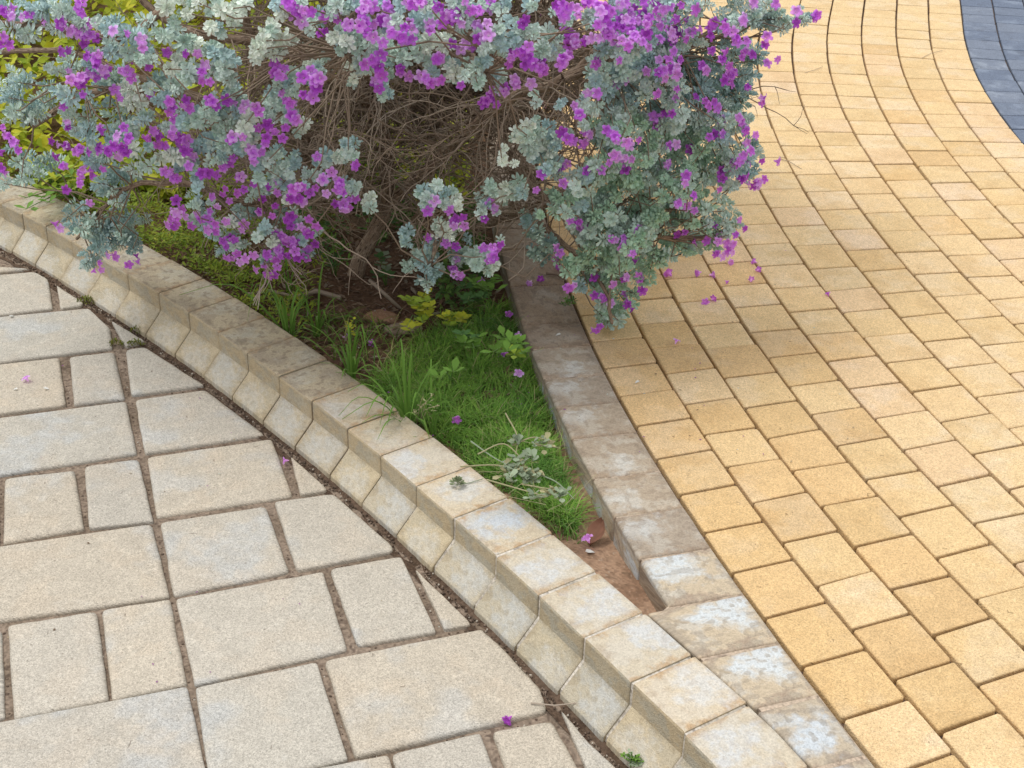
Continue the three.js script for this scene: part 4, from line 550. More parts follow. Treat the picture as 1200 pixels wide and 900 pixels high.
{
  const heart = V(-0.3, 0.55, 2.75), list = [], up = new THREE.Vector3(0, 1, 0), q = new THREE.Quaternion(), tmp = new THREE.Vector3();
  const axisAt = (p, k = 0.55) => { tmp.subVectors(p, heart).normalize(); return tmp.clone().add(new THREE.Vector3(gauss() * k, 0.35 + gauss() * k, 0.15 + gauss() * k)).normalize(); };
  for (const [x, y, z, r, kind] of BLOBS) {
    const p = V(x / 1000, y / 1000, z / 1000), R = r / 1000;
    list.push({ p: p.clone(), s: clamp(R / 0.0145, 0.72, 1.35), kind, front: kind === 2 ? 1 : 0 });
    const extra = R > 0.0095 ? 3 : 1;
    for (let k = 0; k < extra; k++) { const o = new THREE.Vector3(gauss() * R * 1.05, gauss() * R * 1.05, -rr(0.004, 0.05)); list.push({ p: p.clone().add(o), s: rr(0.75, 1.1) * clamp(R / 0.015, 0.75, 1.1), kind, front: 2 }); }
  }
  const seenCount = list.length;
  // the crown above the upper edge of the frame
  for (let t = 0; t < 30000 && list.length < seenCount + 2600; t++) {
    const d = new THREE.Vector3(gauss(), gauss(), gauss()).normalize(), e = rr(0.62, 1.0), p = new THREE.Vector3(-0.2 + d.x * 0.86 * e, 0.76 + d.y * 0.4 * e, -2.72 + d.z * 0.62 * e);
    if (p.y < 1.324 + p.z * 0.25) continue; list.push({ p, s: rr(0.85, 1.3), kind: 0, front: 3 });
  }
  // the far side of the crown, which keeps the light from behind out of the middle
  for (let k = 0; k < 620; k++) { const p = V(rr(-0.5, 0.32), rr(0.3, 0.86), 3.0 + gauss() * 0.12 + 0.1); if (courseDist(p.x, -p.z) > -0.62 && p.y < 0.5) continue; list.push({ p, s: rr(0.85, 1.25), kind: 0, front: 3 }); }
  list.forEach((c) => { c.axis = axisAt(c.p); c.spin = rnd() * 6.283; c.g = Math.floor(rnd() * shoots.length); });
  const order = list.slice(0, seenCount).sort((a, b) => a.front - b.front || b.s - a.s), alone = new Set(order.slice(0, 298));
  const place = (c) => { q.setFromUnitVectors(up, c.axis); return new THREE.Quaternion().setFromAxisAngle(c.axis, c.spin).multiply(q); };
  const kinds = [[0, 4, 5], [1, 1, 0], [2, 5, 0], [3, 3, 0]];
  for (const c of list) if (alone.has(c)) { const m = mesh('leaf_cluster', shoots[c.g], silverMats[pick(kinds[c.kind])], shrub); m.position.copy(c.p).sub(trunkBase); m.quaternion.copy(place(c)); m.scale.setScalar(c.s); }
  const others = list.filter((c) => !alone.has(c));
  for (let g = 0; g < 3; g++) {
    const mine = others.filter((c) => c.g % 3 === g), im = new THREE.InstancedMesh(shoots[g * 2], foliageMat, mine.length), M = new THREE.Matrix4(); im.name = numbered('foliage'); im.userData.kind = 'stuff'; im.castShadow = im.receiveShadow = true;
    mine.forEach((c, i) => { M.compose(c.p.clone().sub(trunkBase), place(c), new THREE.Vector3(c.s, c.s, c.s)); im.setMatrixAt(i, M); const k = silver[pick(kinds[c.kind])], w = rr(0.9, 1.08); im.setColorAt(i, new THREE.Color().setRGB(k[0] * w, k[1] * w, k[2] * w)); });
    shrub.add(im);
  }
  // flowers
  const fl = FLOWERS.map(([x, y, z]) => V(x / 1000, y / 1000, z / 1000));
  const pose = (p) => { const a = axisAt(p, 0.75).add(new THREE.Vector3(0, 0.05, 0.4)).normalize(), s = rr(0.5, 0.8); q.setFromUnitVectors(up, a); return { q: new THREE.Quaternion().setFromAxisAngle(a, rnd() * 6.28).multiply(q), s, a }; };
  fl.slice(0, 298).forEach((p) => { const o = pose(p), m = mesh('flower', pick(blossoms), pick(petalMats), shrub); m.position.copy(p).addScaledVector(o.a, -0.004).sub(trunkBase); m.quaternion.copy(o.q); m.scale.setScalar(o.s); });
  const rest = fl.slice(298), more = [];
  for (const p of fl) for (let k = 0; k < 2; k++) if (rnd() < 0.55) more.push(p.clone().add(new THREE.Vector3(gauss() * 0.017, gauss() * 0.015, gauss() * 0.008 - 0.008)));
  for (const c of list.slice(seenCount)) if (rnd() < 0.6) more.push(c.p.clone().addScaledVector(c.axis, 0.015));
  const allRest = [...rest, ...more], im = new THREE.InstancedMesh(blossoms[0], leafy([1, 1, 1], 0.4, { roughness: 0.6 }), allRest.length), M = new THREE.Matrix4(); im.name = numbered('further_flowers'); im.userData.kind = 'stuff'; im.castShadow = im.receiveShadow = true;
  allRest.forEach((p, i) => { const o = pose(p); M.compose(p.clone().sub(trunkBase), o.q, new THREE.Vector3(o.s, o.s, o.s)); im.setMatrixAt(i, M); const k = pick(petals); im.setColorAt(i, new THREE.Color().setRGB(k[0], k[1], k[2])); });
  shrub.add(im);
}

// ---------------------------------------------------------------- ground vegetation (nobody could count it)
function scatter(name, geometry, count, place, colour, label, material = whiteGreen) {
  const M = new THREE.Matrix4(), rows = []; for (let i = 0; i < count; i++) { const r = place(i); if (r) rows.push(r); }
  const im = new THREE.InstancedMesh(geometry, material, rows.length); im.name = numbered(name); im.userData.kind = 'stuff'; im.userData.label = label; im.castShadow = im.receiveShadow = true;
  rows.forEach((r, i) => { M.compose(r.p, r.q, r.s); im.setMatrixAt(i, M); const c = colour(r); im.setColorAt(i, new THREE.Color().setRGB(c[0], c[1], c[2])); }); scene.add(im); return im;
}
const euler = (x, y, z) => new THREE.Quaternion().setFromEuler(new THREE.Euler(x, y, z, 'YXZ'));
// grass blade: base at origin, +y, bends towards +z
function bladeGeo(h, w, bend, seg = 4) {
  const A = bag(); for (let i = 0; i <= seg; i++) { const t = i / seg, a = bend * t, y = h * Math.sin(a) / Math.max(bend, 1e-3), z = h * (1 - Math.cos(a)) / Math.max(bend, 1e-3), ww = w * (1 - t * t * 0.92) / 2; A.pos.push(-ww, y, z, 0, y, z - w * 0.12, ww, y, z); const k = 0.8 + 0.3 * t; for (let j = 0; j < 3; j++) A.col.push(k, k, k); }
  for (let i = 0; i < seg; i++) for (let j = 0; j < 2; j++) { const a = i * 3 + j; A.idx.push(a, a + 1, a + 4, a, a + 4, a + 3); }
  return bagGeo(A);
}
const inside = (x, z, P) => { let c = false; for (let i = 0, j = P.length - 1; i < P.length; j = i++) if ((P[i][1] > z) !== (P[j][1] > z) && x < ((P[j][0] - P[i][0]) * (z - P[i][1])) / (P[j][1] - P[i][1]) + P[i][0]) c = !c; return c; };
{
  const lawn = [[-0.263, 2.128], [-0.207, 2.266], [-0.159, 2.380], [-0.093, 2.494], [-0.022, 2.544], [0.007, 2.380], [0.043, 2.217], [0.058, 2.083], [0.068, 1.974], [0.087, 1.878], [0.102, 1.802], [0.101, 1.739], [0.059, 1.796], [0.005, 1.864], [-0.052, 1.928], [-0.137, 2.052]];
  const blade = bladeGeo(0.042, 0.0019, 1.1, 4);
  scatter('grass', blade, 60000, () => {
    const x = rr(-0.3, 0.16), z = rr(1.66, 2.52); const jx = x + gauss() * 0.015, jz = z + gauss() * 0.015; if (!inside(jx, jz, lawn)) return null; const far = smooth(2.2, 2.45, z); if (rnd() < far * 0.55) return null; if (kerbDist(x, z) < 0.112) return null;
    const k = rr(0.55, 1.2) * mix(0.7, 1.35, smooth(0.35, 0.65, hash2(x * 8 + 3, z * 8))); if (rnd() < 0.6 * smooth(0.58, 0.7, hash2(x * 5 + 9, z * 5))) return null; return { p: V(x, soilY(x, z) - 0.002, z), q: euler(rr(0, 0.75), rnd() * 6.28, 0), s: new THREE.Vector3(1, k, k), n: hash2(x * 6, z * 6), r: rnd() };
  }, (o) => { const c = mix3([0.15, 0.34, 0.045], [0.34, 0.54, 0.09], o.r); return o.r > 0.93 ? [0.45, 0.42, 0.2] : mix3(c, [0.1, 0.26, 0.045], smooth(0.45, 0.7, o.n) * 0.7); }, 'fine green grass growing in the pointed end of the bed');
}
{
  const fringe = [[-0.519, 2.513], [-0.435, 2.527], [-0.307, 2.452], [-0.200, 2.377], [-0.122, 2.472], [-0.070, 2.438], [-0.120, 2.139], [-0.189, 2.049], [-0.277, 2.185], [-0.410, 2.353]];
  scatter('sparse_grass', bladeGeo(0.075, 0.0026, 1.3, 4), 2600, () => {
    const x = rr(-0.65, 0.0), z = rr(1.95, 2.65); if (!inside(x, z, fringe) || kerbDist(x, z) < 0.115 || hash2(x * 6 + 2, z * 6) < 0.46) return null;
    const k = rr(0.4, 1.15); return { p: V(x, soilY(x, z) - 0.002, z), q: euler(rr(0, 0.9), rnd() * 6.28, 0), s: new THREE.Vector3(1, k, k), r: rnd() };
  }, (o) => (o.r > 0.8 ? [0.42, 0.38, 0.16] : mix3([0.1, 0.22, 0.035], [0.3, 0.38, 0.06], o.r)), 'thin scattered grass on the mulch between the turf and the trunk');
}
const plainLeaf = (() => { const A = bag(); leaf(A, new THREE.Vector3(), new THREE.Vector3(0, 0, 1), new THREE.Vector3(0, 1, 0), 1, 0.62, 0.08, [1, 1, 1], 0.68); return bagGeo(A); })();
const slimLeaf = (() => { const A = bag(); leaf(A, new THREE.Vector3(), new THREE.Vector3(0, 0, 1), new THREE.Vector3(0, 1, 0), 1, 0.34, 0.06, [1, 1, 1], 0.66); return bagGeo(A); })();
// bright leafy hedge plants behind the shrub
scatter('ground_cover', plainLeaf, 52000, () => {
  const x = rr(-2.7, 0.35), z = 3.0 + 3.2 * Math.pow(rnd(), 1.25); if (kerbDist(x, z) < 0.16 || courseDist(x, z) > -0.8) return null;
  const lump = hash2(x * 1.7, z * 1.7), H = (0.10 + 0.62 * smooth(0.3, 0.7, lump)) * smooth(2.95, 3.5, z) * smooth(0.1, 0.6, -(courseDist(x, z) + 0.78)) + 0.04, t = Math.pow(rnd(), 0.55), k = rr(0.022, 0.042);
  return { p: V(x, soilY(x, z) + H * t, z), q: euler(rr(-0.9, 0.5), rnd() * 6.28, gauss() * 0.6), s: new THREE.Vector3(k, k, k), t, n: hash2(x * 5, z * 5), r: rnd() };
}, (o) => { let c = mix3([0.36, 0.46, 0.03], [0.68, 0.64, 0.05], o.r); c = mix3(c, [0.2, 0.36, 0.05], smooth(0.45, 0.7, o.n) * 0.5); return c; }, 'bright yellow green leafy plants growing thickly behind the shrub');
// low ferny ground cover under the left side of the shrub
scatter('low_creeper', slimLeaf, 42000, () => {
  const x = rr(-1.6, -0.36), z = rr(2.3, 3.15), kd = kerbDist(x, z); if (kd < 0.118) return null; const w = smooth(-0.36, -0.52, x); if (rnd() > w) return null;
  const lump = hash2(x * 4.5, z * 4.5), H = 0.015 + 0.075 * smooth(0.3, 0.7, lump), t = Math.pow(rnd(), 0.5), k = rr(0.009, 0.017);
  return { p: V(x, soilY(x, z) + H * t, z), q: euler(rr(-1.0, 0.5), rnd() * 6.28, gauss() * 0.6), s: new THREE.Vector3(k, k, k), t, n: hash2(x * 9, z * 9), r: rnd() };
}, (o) => mix3(mix3([0.16, 0.27, 0.03], [0.36, 0.44, 0.045], o.r), [0.5, 0.48, 0.05], smooth(0.5, 0.72, o.n) * 0.6), 'low mossy green creeper covering the soil under the shrub');
// shade plants round the trunk and under the lowest branches
scatter('undergrowth', plainLeaf, 8500, () => {
  const x = rr(-0.5, 0.02), z = rr(2.42, 3.1); if (courseDist(x, z) > -0.775 || (z < 2.72 && x < -0.16)) return null; const lump = hash2(x * 4 + 7, z * 4); if (lump < 0.45 - 0.14 * smooth(-0.18, -0.06, x)) return null;
  const t = Math.pow(rnd(), 0.6), k = rr(0.011, 0.022); return { p: V(x, soilY(x, z) + t * 0.11 * smooth(0.4, 0.6, lump) + 0.004, z), q: euler(rr(-0.8, 0.4), rnd() * 6.28, gauss() * 0.5), s: new THREE.Vector3(k, k, k), r: rnd() };
}, (o) => mix3([0.07, 0.16, 0.045], [0.19, 0.32, 0.06], o.r), 'low green leafy undergrowth in the shade around the trunk');
// dry litter on the bare soil under the shrub
scatter('leaf_litter', slimLeaf, 6000, () => {
  const x = rr(-0.75, 0.03), z = rr(2.1, 2.95); if (kerbDist(x, z) < 0.12 || courseDist(x, z) > -0.77) return null; const k = rr(0.008, 0.026);
  return { p: V(x, soilY(x, z) + rr(0.001, 0.008), z), q: euler(gauss() * 0.5, rnd() * 6.28, gauss() * 0.5), s: new THREE.Vector3(k, k, k), r: rnd() };
}, (o) => (o.r < 0.4 ? [0.16, 0.09, 0.055] : o.r < 0.75 ? [0.26, 0.16, 0.1] : o.r < 0.93 ? [0.34, 0.25, 0.17] : [0.42, 0.36, 0.27]), 'small dry leaves and mulch scattered on the soil');
scatter('petal_litter', plainLeaf, 260, (i) => {
  let x, z, y = 0.0812; if (i < 150) { x = rr(0.0, 0.75); z = rr(1.9, 3.1); if (courseDist(x, z) < -0.73 || rnd() > smooth(0.75, 0.2, x - 0.1)) return null; } else if (i < 200) { x = rr(-0.9, 0.3); z = rr(1.35, 2.4); y = 0.0012; if (kerbDist(x, z) > -0.07) return null; } else { x = rr(-0.3, 0.05); z = rr(1.9, 2.5); y = soilY(x, z) + 0.025; if (kerbDist(x, z) < 0.12 || courseDist(x, z) > -0.76) return null; }
  const k = rr(0.0025, 0.006); return { p: V(x, y, z), q: euler(gauss() * 0.25, rnd() * 6.28, gauss() * 0.25), s: new THREE.Vector3(k, k, k), r: rnd() };
}, (o) => (o.r < 0.35 ? [0.3, 0.08, 0.32] : o.r < 0.6 ? [0.2, 0.14, 0.09] : o.r < 0.85 ? [0.42, 0.34, 0.22] : [0.55, 0.58, 0.5]), 'shrivelled petals and leaf crumbs strewn below the shrub');
// grit in the joints of the pale paving and along the kerb foot
{
  const g = new THREE.IcosahedronGeometry(1, 0); { const p = g.attributes.position; const c = new Float32Array(p.count * 3).fill(1); g.setAttribute('color', new THREE.BufferAttribute(c, 3)); }
  scatter('grit', g, 1700, (i) => {
    let x, z; if (i % 5 < 3) { const s = rr(-0.1, 2.2), k = onKerb(s), d = -0.049 + gauss() * 0.007; x = k[0] + k[2] * d; z = k[1] + k[3] * d; }
    else { const q = pick(PAVERS), n = q.length / 2, a = Math.floor(rnd() * n), b = (a + 1) % n, t = rnd(); x = mix(q[a * 2], q[b * 2], t) / 1000; z = mix(q[a * 2 + 1], q[b * 2 + 1], t) / 1000; const dx = q[b * 2] - q[a * 2], dz = q[b * 2 + 1] - q[a * 2 + 1], l = Math.hypot(dx, dz) || 1; x += (-dz / l) * 0.007; z += (dx / l) * 0.007; if (kerbDist(x, z) > -0.045) return null; }
    const k = rr(0.0009, 0.0026); return { p: new THREE.Vector3(x, -0.0095 + k * 0.4 + (i % 5 < 3 ? 0.003 : 0), -z), q: euler(rnd() * 6, rnd() * 6, rnd() * 6), s: new THREE.Vector3(k, k * 0.7, k * rr(0.7, 1.2)), r: rnd() };
  }, (o) => (o.r < 0.65 ? [0.11, 0.08, 0.06] : o.r < 0.94 ? [0.22, 0.165, 0.125] : [0.45, 0.4, 0.33]), 'crumbs of earth and grit lying in the paving joints', std({ roughness: 1, vertexColors: true, specularIntensity: 0.2 }));
}

// ---------------------------------------------------------------- plants and loose things, one by one
const gs = (p, up = 0) => new THREE.Vector3(p[0], soilY(p[0], p[1]) + up, -p[1]);
const gp = (p, y) => new THREE.Vector3(p[0], y, -p[1]);              // plan point to world
// a ribbon leaf through points, tapering to its tip (grass plants)
function ribbon(pts, w) {
  const c = new THREE.CatmullRomCurve3(pts), n = 9, A = bag(), up = new THREE.Vector3(0, 1, 0);
  for (let i = 0; i <= n; i++) { const t = i / n, p = c.getPoint(t), d = c.getTangent(t), s = new THREE.Vector3().crossVectors(d, up); if (s.lengthSq() < 1e-4) s.set(1, 0, 0); s.normalize(); const u = new THREE.Vector3().crossVectors(s, d), ww = w * Math.min(1, 0.6 + t * 1.5) * (1 - Math.pow(t, 2.2)) / 2 + 0.0002; A.pos.push(p.x - s.x * ww, p.y - s.y * ww, p.z - s.z * ww, p.x - u.x * w * 0.16, p.y - u.y * w * 0.16, p.z - u.z * w * 0.16, p.x + s.x * ww, p.y + s.y * ww, p.z + s.z * ww); const k = 0.85 + 0.25 * t; for (let j = 0; j < 3; j++) A.col.push(k, k, k); }
  for (let i = 0; i < n; i++) for (let j = 0; j < 2; j++) { const a = i * 3 + j; A.idx.push(a, a + 1, a + 4, a, a + 4, a + 3); }
  return bagGeo(A);
}
// long bladed grass plants along the sloped kerb; each blade is a part
function grassPlant(root, blades, extra, label, spread = 0.12) {
  const t = thing('grass_plant', root, label, 'grass plant', 'grass plants along the sloped kerb');
  for (const [tip, lift, w] of blades) { const e = tip.clone().sub(root), m = e.clone().multiplyScalar(0.5); m.y = Math.max(m.y, 0) + lift; mesh('blade', ribbon([new THREE.Vector3(gauss() * 0.006, -0.008, gauss() * 0.006), m.clone().multiplyScalar(0.45).add(new THREE.Vector3(0, lift * 0.25, 0)), m, e], w), pick([greenMats.blade, greenMats.green]), t); }
  for (let i = 0; i < extra; i++) { const a = rnd() * 6.28, l = rr(0.4, 1) * spread, h = rr(0.04, 0.15); mesh('blade', ribbon([new THREE.Vector3(gauss() * 0.008, -0.008, gauss() * 0.008), new THREE.Vector3(Math.cos(a) * l * 0.3, h * 0.7, Math.sin(a) * l * 0.3), new THREE.Vector3(Math.cos(a) * l * 0.7, h, Math.sin(a) * l * 0.7), new THREE.Vector3(Math.cos(a) * l, h * rr(0.5, 1.1), Math.sin(a) * l)], rr(0.003, 0.0055)), pick([greenMats.blade, greenMats.green, greenMats.blade]), t); }
  return t;
}
grassPlant(gp([-0.176, 2.035], 0.04), [[gp([-0.314, 2.160], 0.086), 0.05, 0.0048], [gp([-0.284, 2.006], 0.083), 0.05, 0.0055], [V(...[-0.181, 0.210, 2.000]), 0.0, 0.005], [V(...[-0.167, 0.228, 2.020]), 0.0, 0.006], [V(...[-0.105, 0.218, 2.030]), 0.02, 0.006], [V(...[-0.226, 0.207, 2.020]), 0.02, 0.005], [V(...[-0.263, 0.174, 1.990]), 0.02, 0.0045]], 22, 'largest long bladed grass plant, two blades bending over the kerb top');
grassPlant(gp([-0.134, 2.005], 0.04), [[V(...[-0.043, 0.224, 1.860]), 0.015, 0.005], [V(...[-0.143, 0.173, 1.900]), 0.0, 0.004], [gp([-0.059, 2.004], 0.07), 0.02, 0.004], [gp([-0.161, 1.955], 0.084), 0.01, 0.003]], 5, 'small grass plant with one long pale blade slanting up to the right over the turf', 0.07);
grassPlant(gp([-0.427, 2.342], 0.05), [[gp([-0.655, 2.444], 0.087), 0.07, 0.0055], [V(...[-0.425, 0.148, 2.320]), 0.0, 0.004], [V(...[-0.393, 0.156, 2.300]), 0.01, 0.004], [V(...[-0.324, 0.091, 2.200]), 0.02, 0.005], [V(...[-0.348, 0.128, 2.220]), 0.02, 0.005]], 11, 'grass plant on bare soil with one blade lying far across the kerb top', 0.1);
grassPlant(gp([-0.288, 2.175], 0.05), [[V(...[-0.278, 0.207, 2.100]), 0.0, 0.004], [V(...[-0.248, 0.205, 2.120]), 0.0, 0.004], [V(...[-0.331, 0.138, 2.100]), 0.02, 0.004]], 15, 'thin upright grass plant between the large grass plant and the bare soil', 0.09);
grassPlant(gp([-0.457, 2.534], 0.045), [[V(...[-0.460, 0.151, 2.500]), 0.0, 0.004], [V(...[-0.435, 0.142, 2.500]), 0.0, 0.004]], 4, 'grass plant under the lowest purple flowers left of the trunk', 0.07);

grassPlant(gp([-0.376, 2.366], 0.05), [[V(...[-0.395, 0.120, 2.300]), 0.02, 0.004], [V(...[-0.322, 0.130, 2.300]), 0.02, 0.004], [V(...[-0.401, 0.100, 2.260]), 0.03, 0.004]], 7, 'spreading grass plant on dark soil between two other grass plants', 0.1);
// small leafy plants: stems that carry leaflets
function leafyPlant(name, root, stems, o) {
  const t = thing(name, root, o.label, o.category ?? 'weed', o.group);
  for (const tip of stems) {
    const e = tip.clone().sub(root), m = e.clone().multiplyScalar(0.5); m.y += 0.012; mesh('stem', tube([new THREE.Vector3(gauss() * 0.004, -0.01, gauss() * 0.004), m, e], o.stemR ?? 0.0011, 0.0007, 4), o.stemMat ?? greenMats.green, t);
    const A = bag(), n = o.leaves ?? 4, a0 = rnd() * 6.28;
    for (let i = 0; i < n; i++) { const a = a0 + (i / n) * 6.28 + gauss() * 0.2, el = rr(o.e0 ?? 0.0, o.e1 ?? 0.5), d = polar(a, el), len = o.len * rr(0.75, 1.15), c = rr(0.85, 1.1), at = e.clone().multiplyScalar(1 - (o.spread ?? 0) * rnd()); at.y = Math.max(at.y, 0.002); leaf(A, at, d, polar(a, el + 1.57), len, len * (o.wid ?? 0.6), 0.06, [c, c, c], o.shape ?? 0.62); }
    mesh('leaves', bagGeo(A), pick(o.mats), t);
  }
  return t;
}
const tips = (list) => list.map((q) => V(...q));
leafyPlant('clover_plant', gp([-0.190, 2.475], 0.045), tips([[-0.200, 0.159, 2.320], [-0.167, 0.159, 2.340], [-0.177, 0.145, 2.300], [-0.160, 0.142, 2.280], [-0.182, 0.152, 2.200], [-0.192, 0.146, 2.220], [-0.164, 0.163, 2.300], [-0.152, 0.160, 2.280], [-0.183, 0.157, 2.300], [-0.166, 0.138, 2.260]]), { label: 'yellow green clover plant with small round leaflets by the pale stone', len: 0.019, leaves: 8, mats: [greenMats.lime, greenMats.lime, greenMats.bright], wid: 0.75, spread: 0.35 });
leafyPlant('clover_plant', gp([-0.117, 2.435], 0.045), tips([[-0.115, 0.162, 2.250], [-0.105, 0.157, 2.240], [-0.091, 0.161, 2.240], [-0.083, 0.155, 2.260], [-0.116, 0.154, 2.220], [-0.125, 0.155, 2.250]]), { label: 'yellow green clover plant right of the other one, above the dark leaved weeds', len: 0.018, leaves: 7, mats: [greenMats.lime, greenMats.bright], wid: 0.7, spread: 0.35 });
leafyPlant('broadleaf_weed', gp([-0.002, 2.340], 0.04), tips([[-0.017, 0.200, 2.100], [-0.005, 0.201, 2.080], [0.008, 0.198, 2.080], [-0.010, 0.198, 2.050], [0.003, 0.197, 2.040], [0.016, 0.193, 2.060], [-0.033, 0.191, 2.060]]), { label: 'green weed with oval leaves growing against the flat kerb', len: 0.024, leaves: 6, mats: [greenMats.green, greenMats.green, greenMats.bright], wid: 0.55, spread: 0.35 });
leafyPlant('broadleaf_weed', gp([-0.087, 2.358], 0.045), tips([[-0.090, 0.190, 2.120], [-0.073, 0.184, 2.120], [-0.059, 0.177, 2.140], [-0.066, 0.175, 2.100], [-0.083, 0.174, 2.120]]), { label: 'dark green weed with oval leaves between the clover and the flat kerb weed', len: 0.022, leaves: 7, mats: [greenMats.deep, greenMats.green], wid: 0.6, spread: 0.4 });
leafyPlant('broadleaf_weed', gp([-0.109, 2.216], 0.05), tips([[-0.095, 0.195, 1.980], [-0.117, 0.181, 1.980]]), { label: 'small three leaved weed standing alone in the turf', len: 0.024, leaves: 4, mats: [greenMats.green], wid: 0.6, e0: 0.3, e1: 1.0 });
leafyPlant('broadleaf_weed', gp([-0.082, 2.560], 0.05), tips([[-0.101, 0.166, 2.360], [-0.076, 0.166, 2.380], [-0.053, 0.167, 2.360], [-0.031, 0.169, 2.340], [-0.058, 0.170, 2.300], [-0.086, 0.166, 2.300], [-0.025, 0.167, 2.400]]), { label: 'dark green leafy weed under the lowest silver branch beside the flat kerb', len: 0.022, leaves: 8, mats: [greenMats.deep, greenMats.green], wid: 0.6, spread: 0.4 });
leafyPlant('spiky_weed', gp([-0.376, 2.632], 0.06), tips([[-0.381, 0.172, 2.520], [-0.363, 0.169, 2.540], [-0.341, 0.164, 2.520], [-0.369, 0.157, 2.500], [-0.349, 0.151, 2.500], [-0.329, 0.146, 2.500], [-0.357, 0.151, 2.460], [-0.392, 0.151, 2.520]]), { label: 'bushy green weed with narrow leaves just left of the trunk', len: 0.022, leaves: 9, mats: [greenMats.green, greenMats.deep], wid: 0.28, spread: 0.4, e0: -0.1, e1: 0.9 });
leafyPlant('round_leaf_weed', gp([-0.266, 2.599], 0.05), tips([[-0.275, 0.126, 2.560], [-0.259, 0.120, 2.540], [-0.276, 0.120, 2.500], [-0.249, 0.117, 2.500], [-0.270, 0.130, 2.580]]), { label: 'weed with small round blue green leaves just right of the trunk', len: 0.018, leaves: 5, mats: [greenMats.deep, greenMats.grey], wid: 0.85, spread: 0.5 });
leafyPlant('yellow_flowered_weed', gp([-0.307, 2.312], 0.05), tips([[-0.288, 0.169, 2.180], [-0.284, 0.172, 2.200], [-0.293, 0.168, 2.200], [-0.278, 0.164, 2.170]]), { label: 'thin upright weed with tiny yellow leaves beside the reddish clod', len: 0.008, leaves: 6, mats: [greenMats.lime], wid: 0.7, spread: 0.25 });
leafyPlant('trailing_weed', gp([-1.005, 2.976], 0.07), tips([[-1.034, 0.139, 2.720], [-1.020, 0.140, 2.780], [-1.003, 0.137, 2.760], [-1.006, 0.144, 2.820], [-0.980, 0.141, 2.820], [-0.969, 0.145, 2.840], [-1.039, 0.143, 2.820], [-1.049, 0.147, 2.760]]), { label: 'bright green weed trailing over the top of the sloped kerb', len: 0.034, leaves: 3, mats: [greenMats.bright, greenMats.green], wid: 0.5, spread: 0.15, stemR: 0.0025 });
leafyPlant('leafy_weed', gp([-1.090, 3.063], 0.06), tips([[-1.055, 0.170, 2.860], [-1.039, 0.170, 2.880], [-1.010, 0.171, 2.860], [-1.004, 0.166, 2.900], [-1.032, 0.159, 2.840], [-0.974, 0.162, 2.860], [-1.002, 0.160, 2.840], [-0.955, 0.153, 2.860], [-1.064, 0.170, 2.920]]), { label: 'bright green leafy weed standing behind the kerb at the left', len: 0.036, leaves: 5, mats: [greenMats.bright, greenMats.lime, greenMats.green], wid: 0.5, spread: 0.3 });
leafyPlant('joint_weed', gp([0.170, 1.313], 0.0), tips([[0.156, 0.017, 1.315], [0.163, 0.021, 1.315], [0.172, 0.018, 1.310], [0.180, 0.015, 1.310], [0.165, 0.012, 1.310], [0.175, 0.011, 1.305]]), { label: 'grey green weed sprouting from the joint at the kerb foot', len: 0.0075, leaves: 8, mats: [greenMats.grey, greenMats.green], wid: 0.6, spread: 0.4 });
leafyPlant('joint_weed', gp([0.110, 2.493], 0.08), tips([[0.095, 0.138, 2.360], [0.104, 0.136, 2.350], [0.111, 0.139, 2.360], [0.092, 0.136, 2.350]]), { label: 'tuft of green weed in the joint between the flat kerb and the yellow paving', len: 0.014, leaves: 7, mats: [greenMats.green, greenMats.deep], wid: 0.35, spread: 0.4 });

// moss tufts in the joints
function moss(p, r, label, n = 110) {
  const t = thing('moss_tuft', gp(p, -0.006), label, 'moss', 'moss tufts in the joint at the kerb foot'), A = bag();
  for (let i = 0; i < n; i++) { const a = rnd() * 6.28, q = Math.sqrt(rnd()) * r, h = 0.012 * (1 - (q / r) ** 2) * rr(0.4, 1.2), d = polar(rnd() * 6.28, rr(0.1, 1.2)), k = rr(0.6, 1.25); leaf(A, new THREE.Vector3(Math.cos(a) * q * 1.4, h, Math.sin(a) * q * 0.7), d, polar(a, 1.6), rr(0.004, 0.008), 0.003, 0.1, [k * rr(0.85, 1.2), k, k]); }
  mesh('sprigs', bagGeo(A), greenMats.moss, t);
}
moss([-0.885, 2.579], 0.016, 'round tuft of moss, uppermost at the kerb foot'); moss([-0.741, 2.459], 0.017, 'tuft of moss squeezed between the sliver of paving and the kerb'); moss([-0.776, 2.400], 0.011, 'tuft of moss at the lower tip of the sliver of paving', 70); moss([-0.740, 2.402], 0.012, 'flat patch of moss between two cut paving stones', 70);

// stones, clods, dry leaf, sticks
function pebble(name, p, y, sx, sy, sz, turn, m, label, cat = 'stone') {
  const g = new THREE.IcosahedronGeometry(1, 3), a = g.attributes.position, v = new THREE.Vector3(), o = rnd() * 9;
  for (let i = 0; i < a.count; i++) { v.fromBufferAttribute(a, i); const k = 1 + 0.75 * (fbm(v.x * 0.2 + o, v.y * 0.2 + v.z * 0.23, 6, 77, 4) - 0.5); a.setXYZ(i, v.x * k * sx, v.y * k * sy, v.z * k * sz); }
  g.computeVertexNormals(); const q = mesh(name, g, m, scene); q.position.copy(gs(p, y)); q.rotation.y = turn; tag(q, label, cat);
}
const stoneMat = std({ ...sandTex, bumpScale: 0.002, color: [1.1, 1.05, 1.0], roughness: 0.95 });
pebble('long_stone', [-0.214, 2.393], 0.004, 0.038, 0.012, 0.017, 0.15, stoneMat, 'long pale stone lying on the soil below the yellow clover');
pebble('soil_clod', [-0.262, 2.448], 0.002, 0.036, 0.013, 0.024, -0.1, clayMat, 'large reddish clod of earth left of the yellow clover', 'clod');
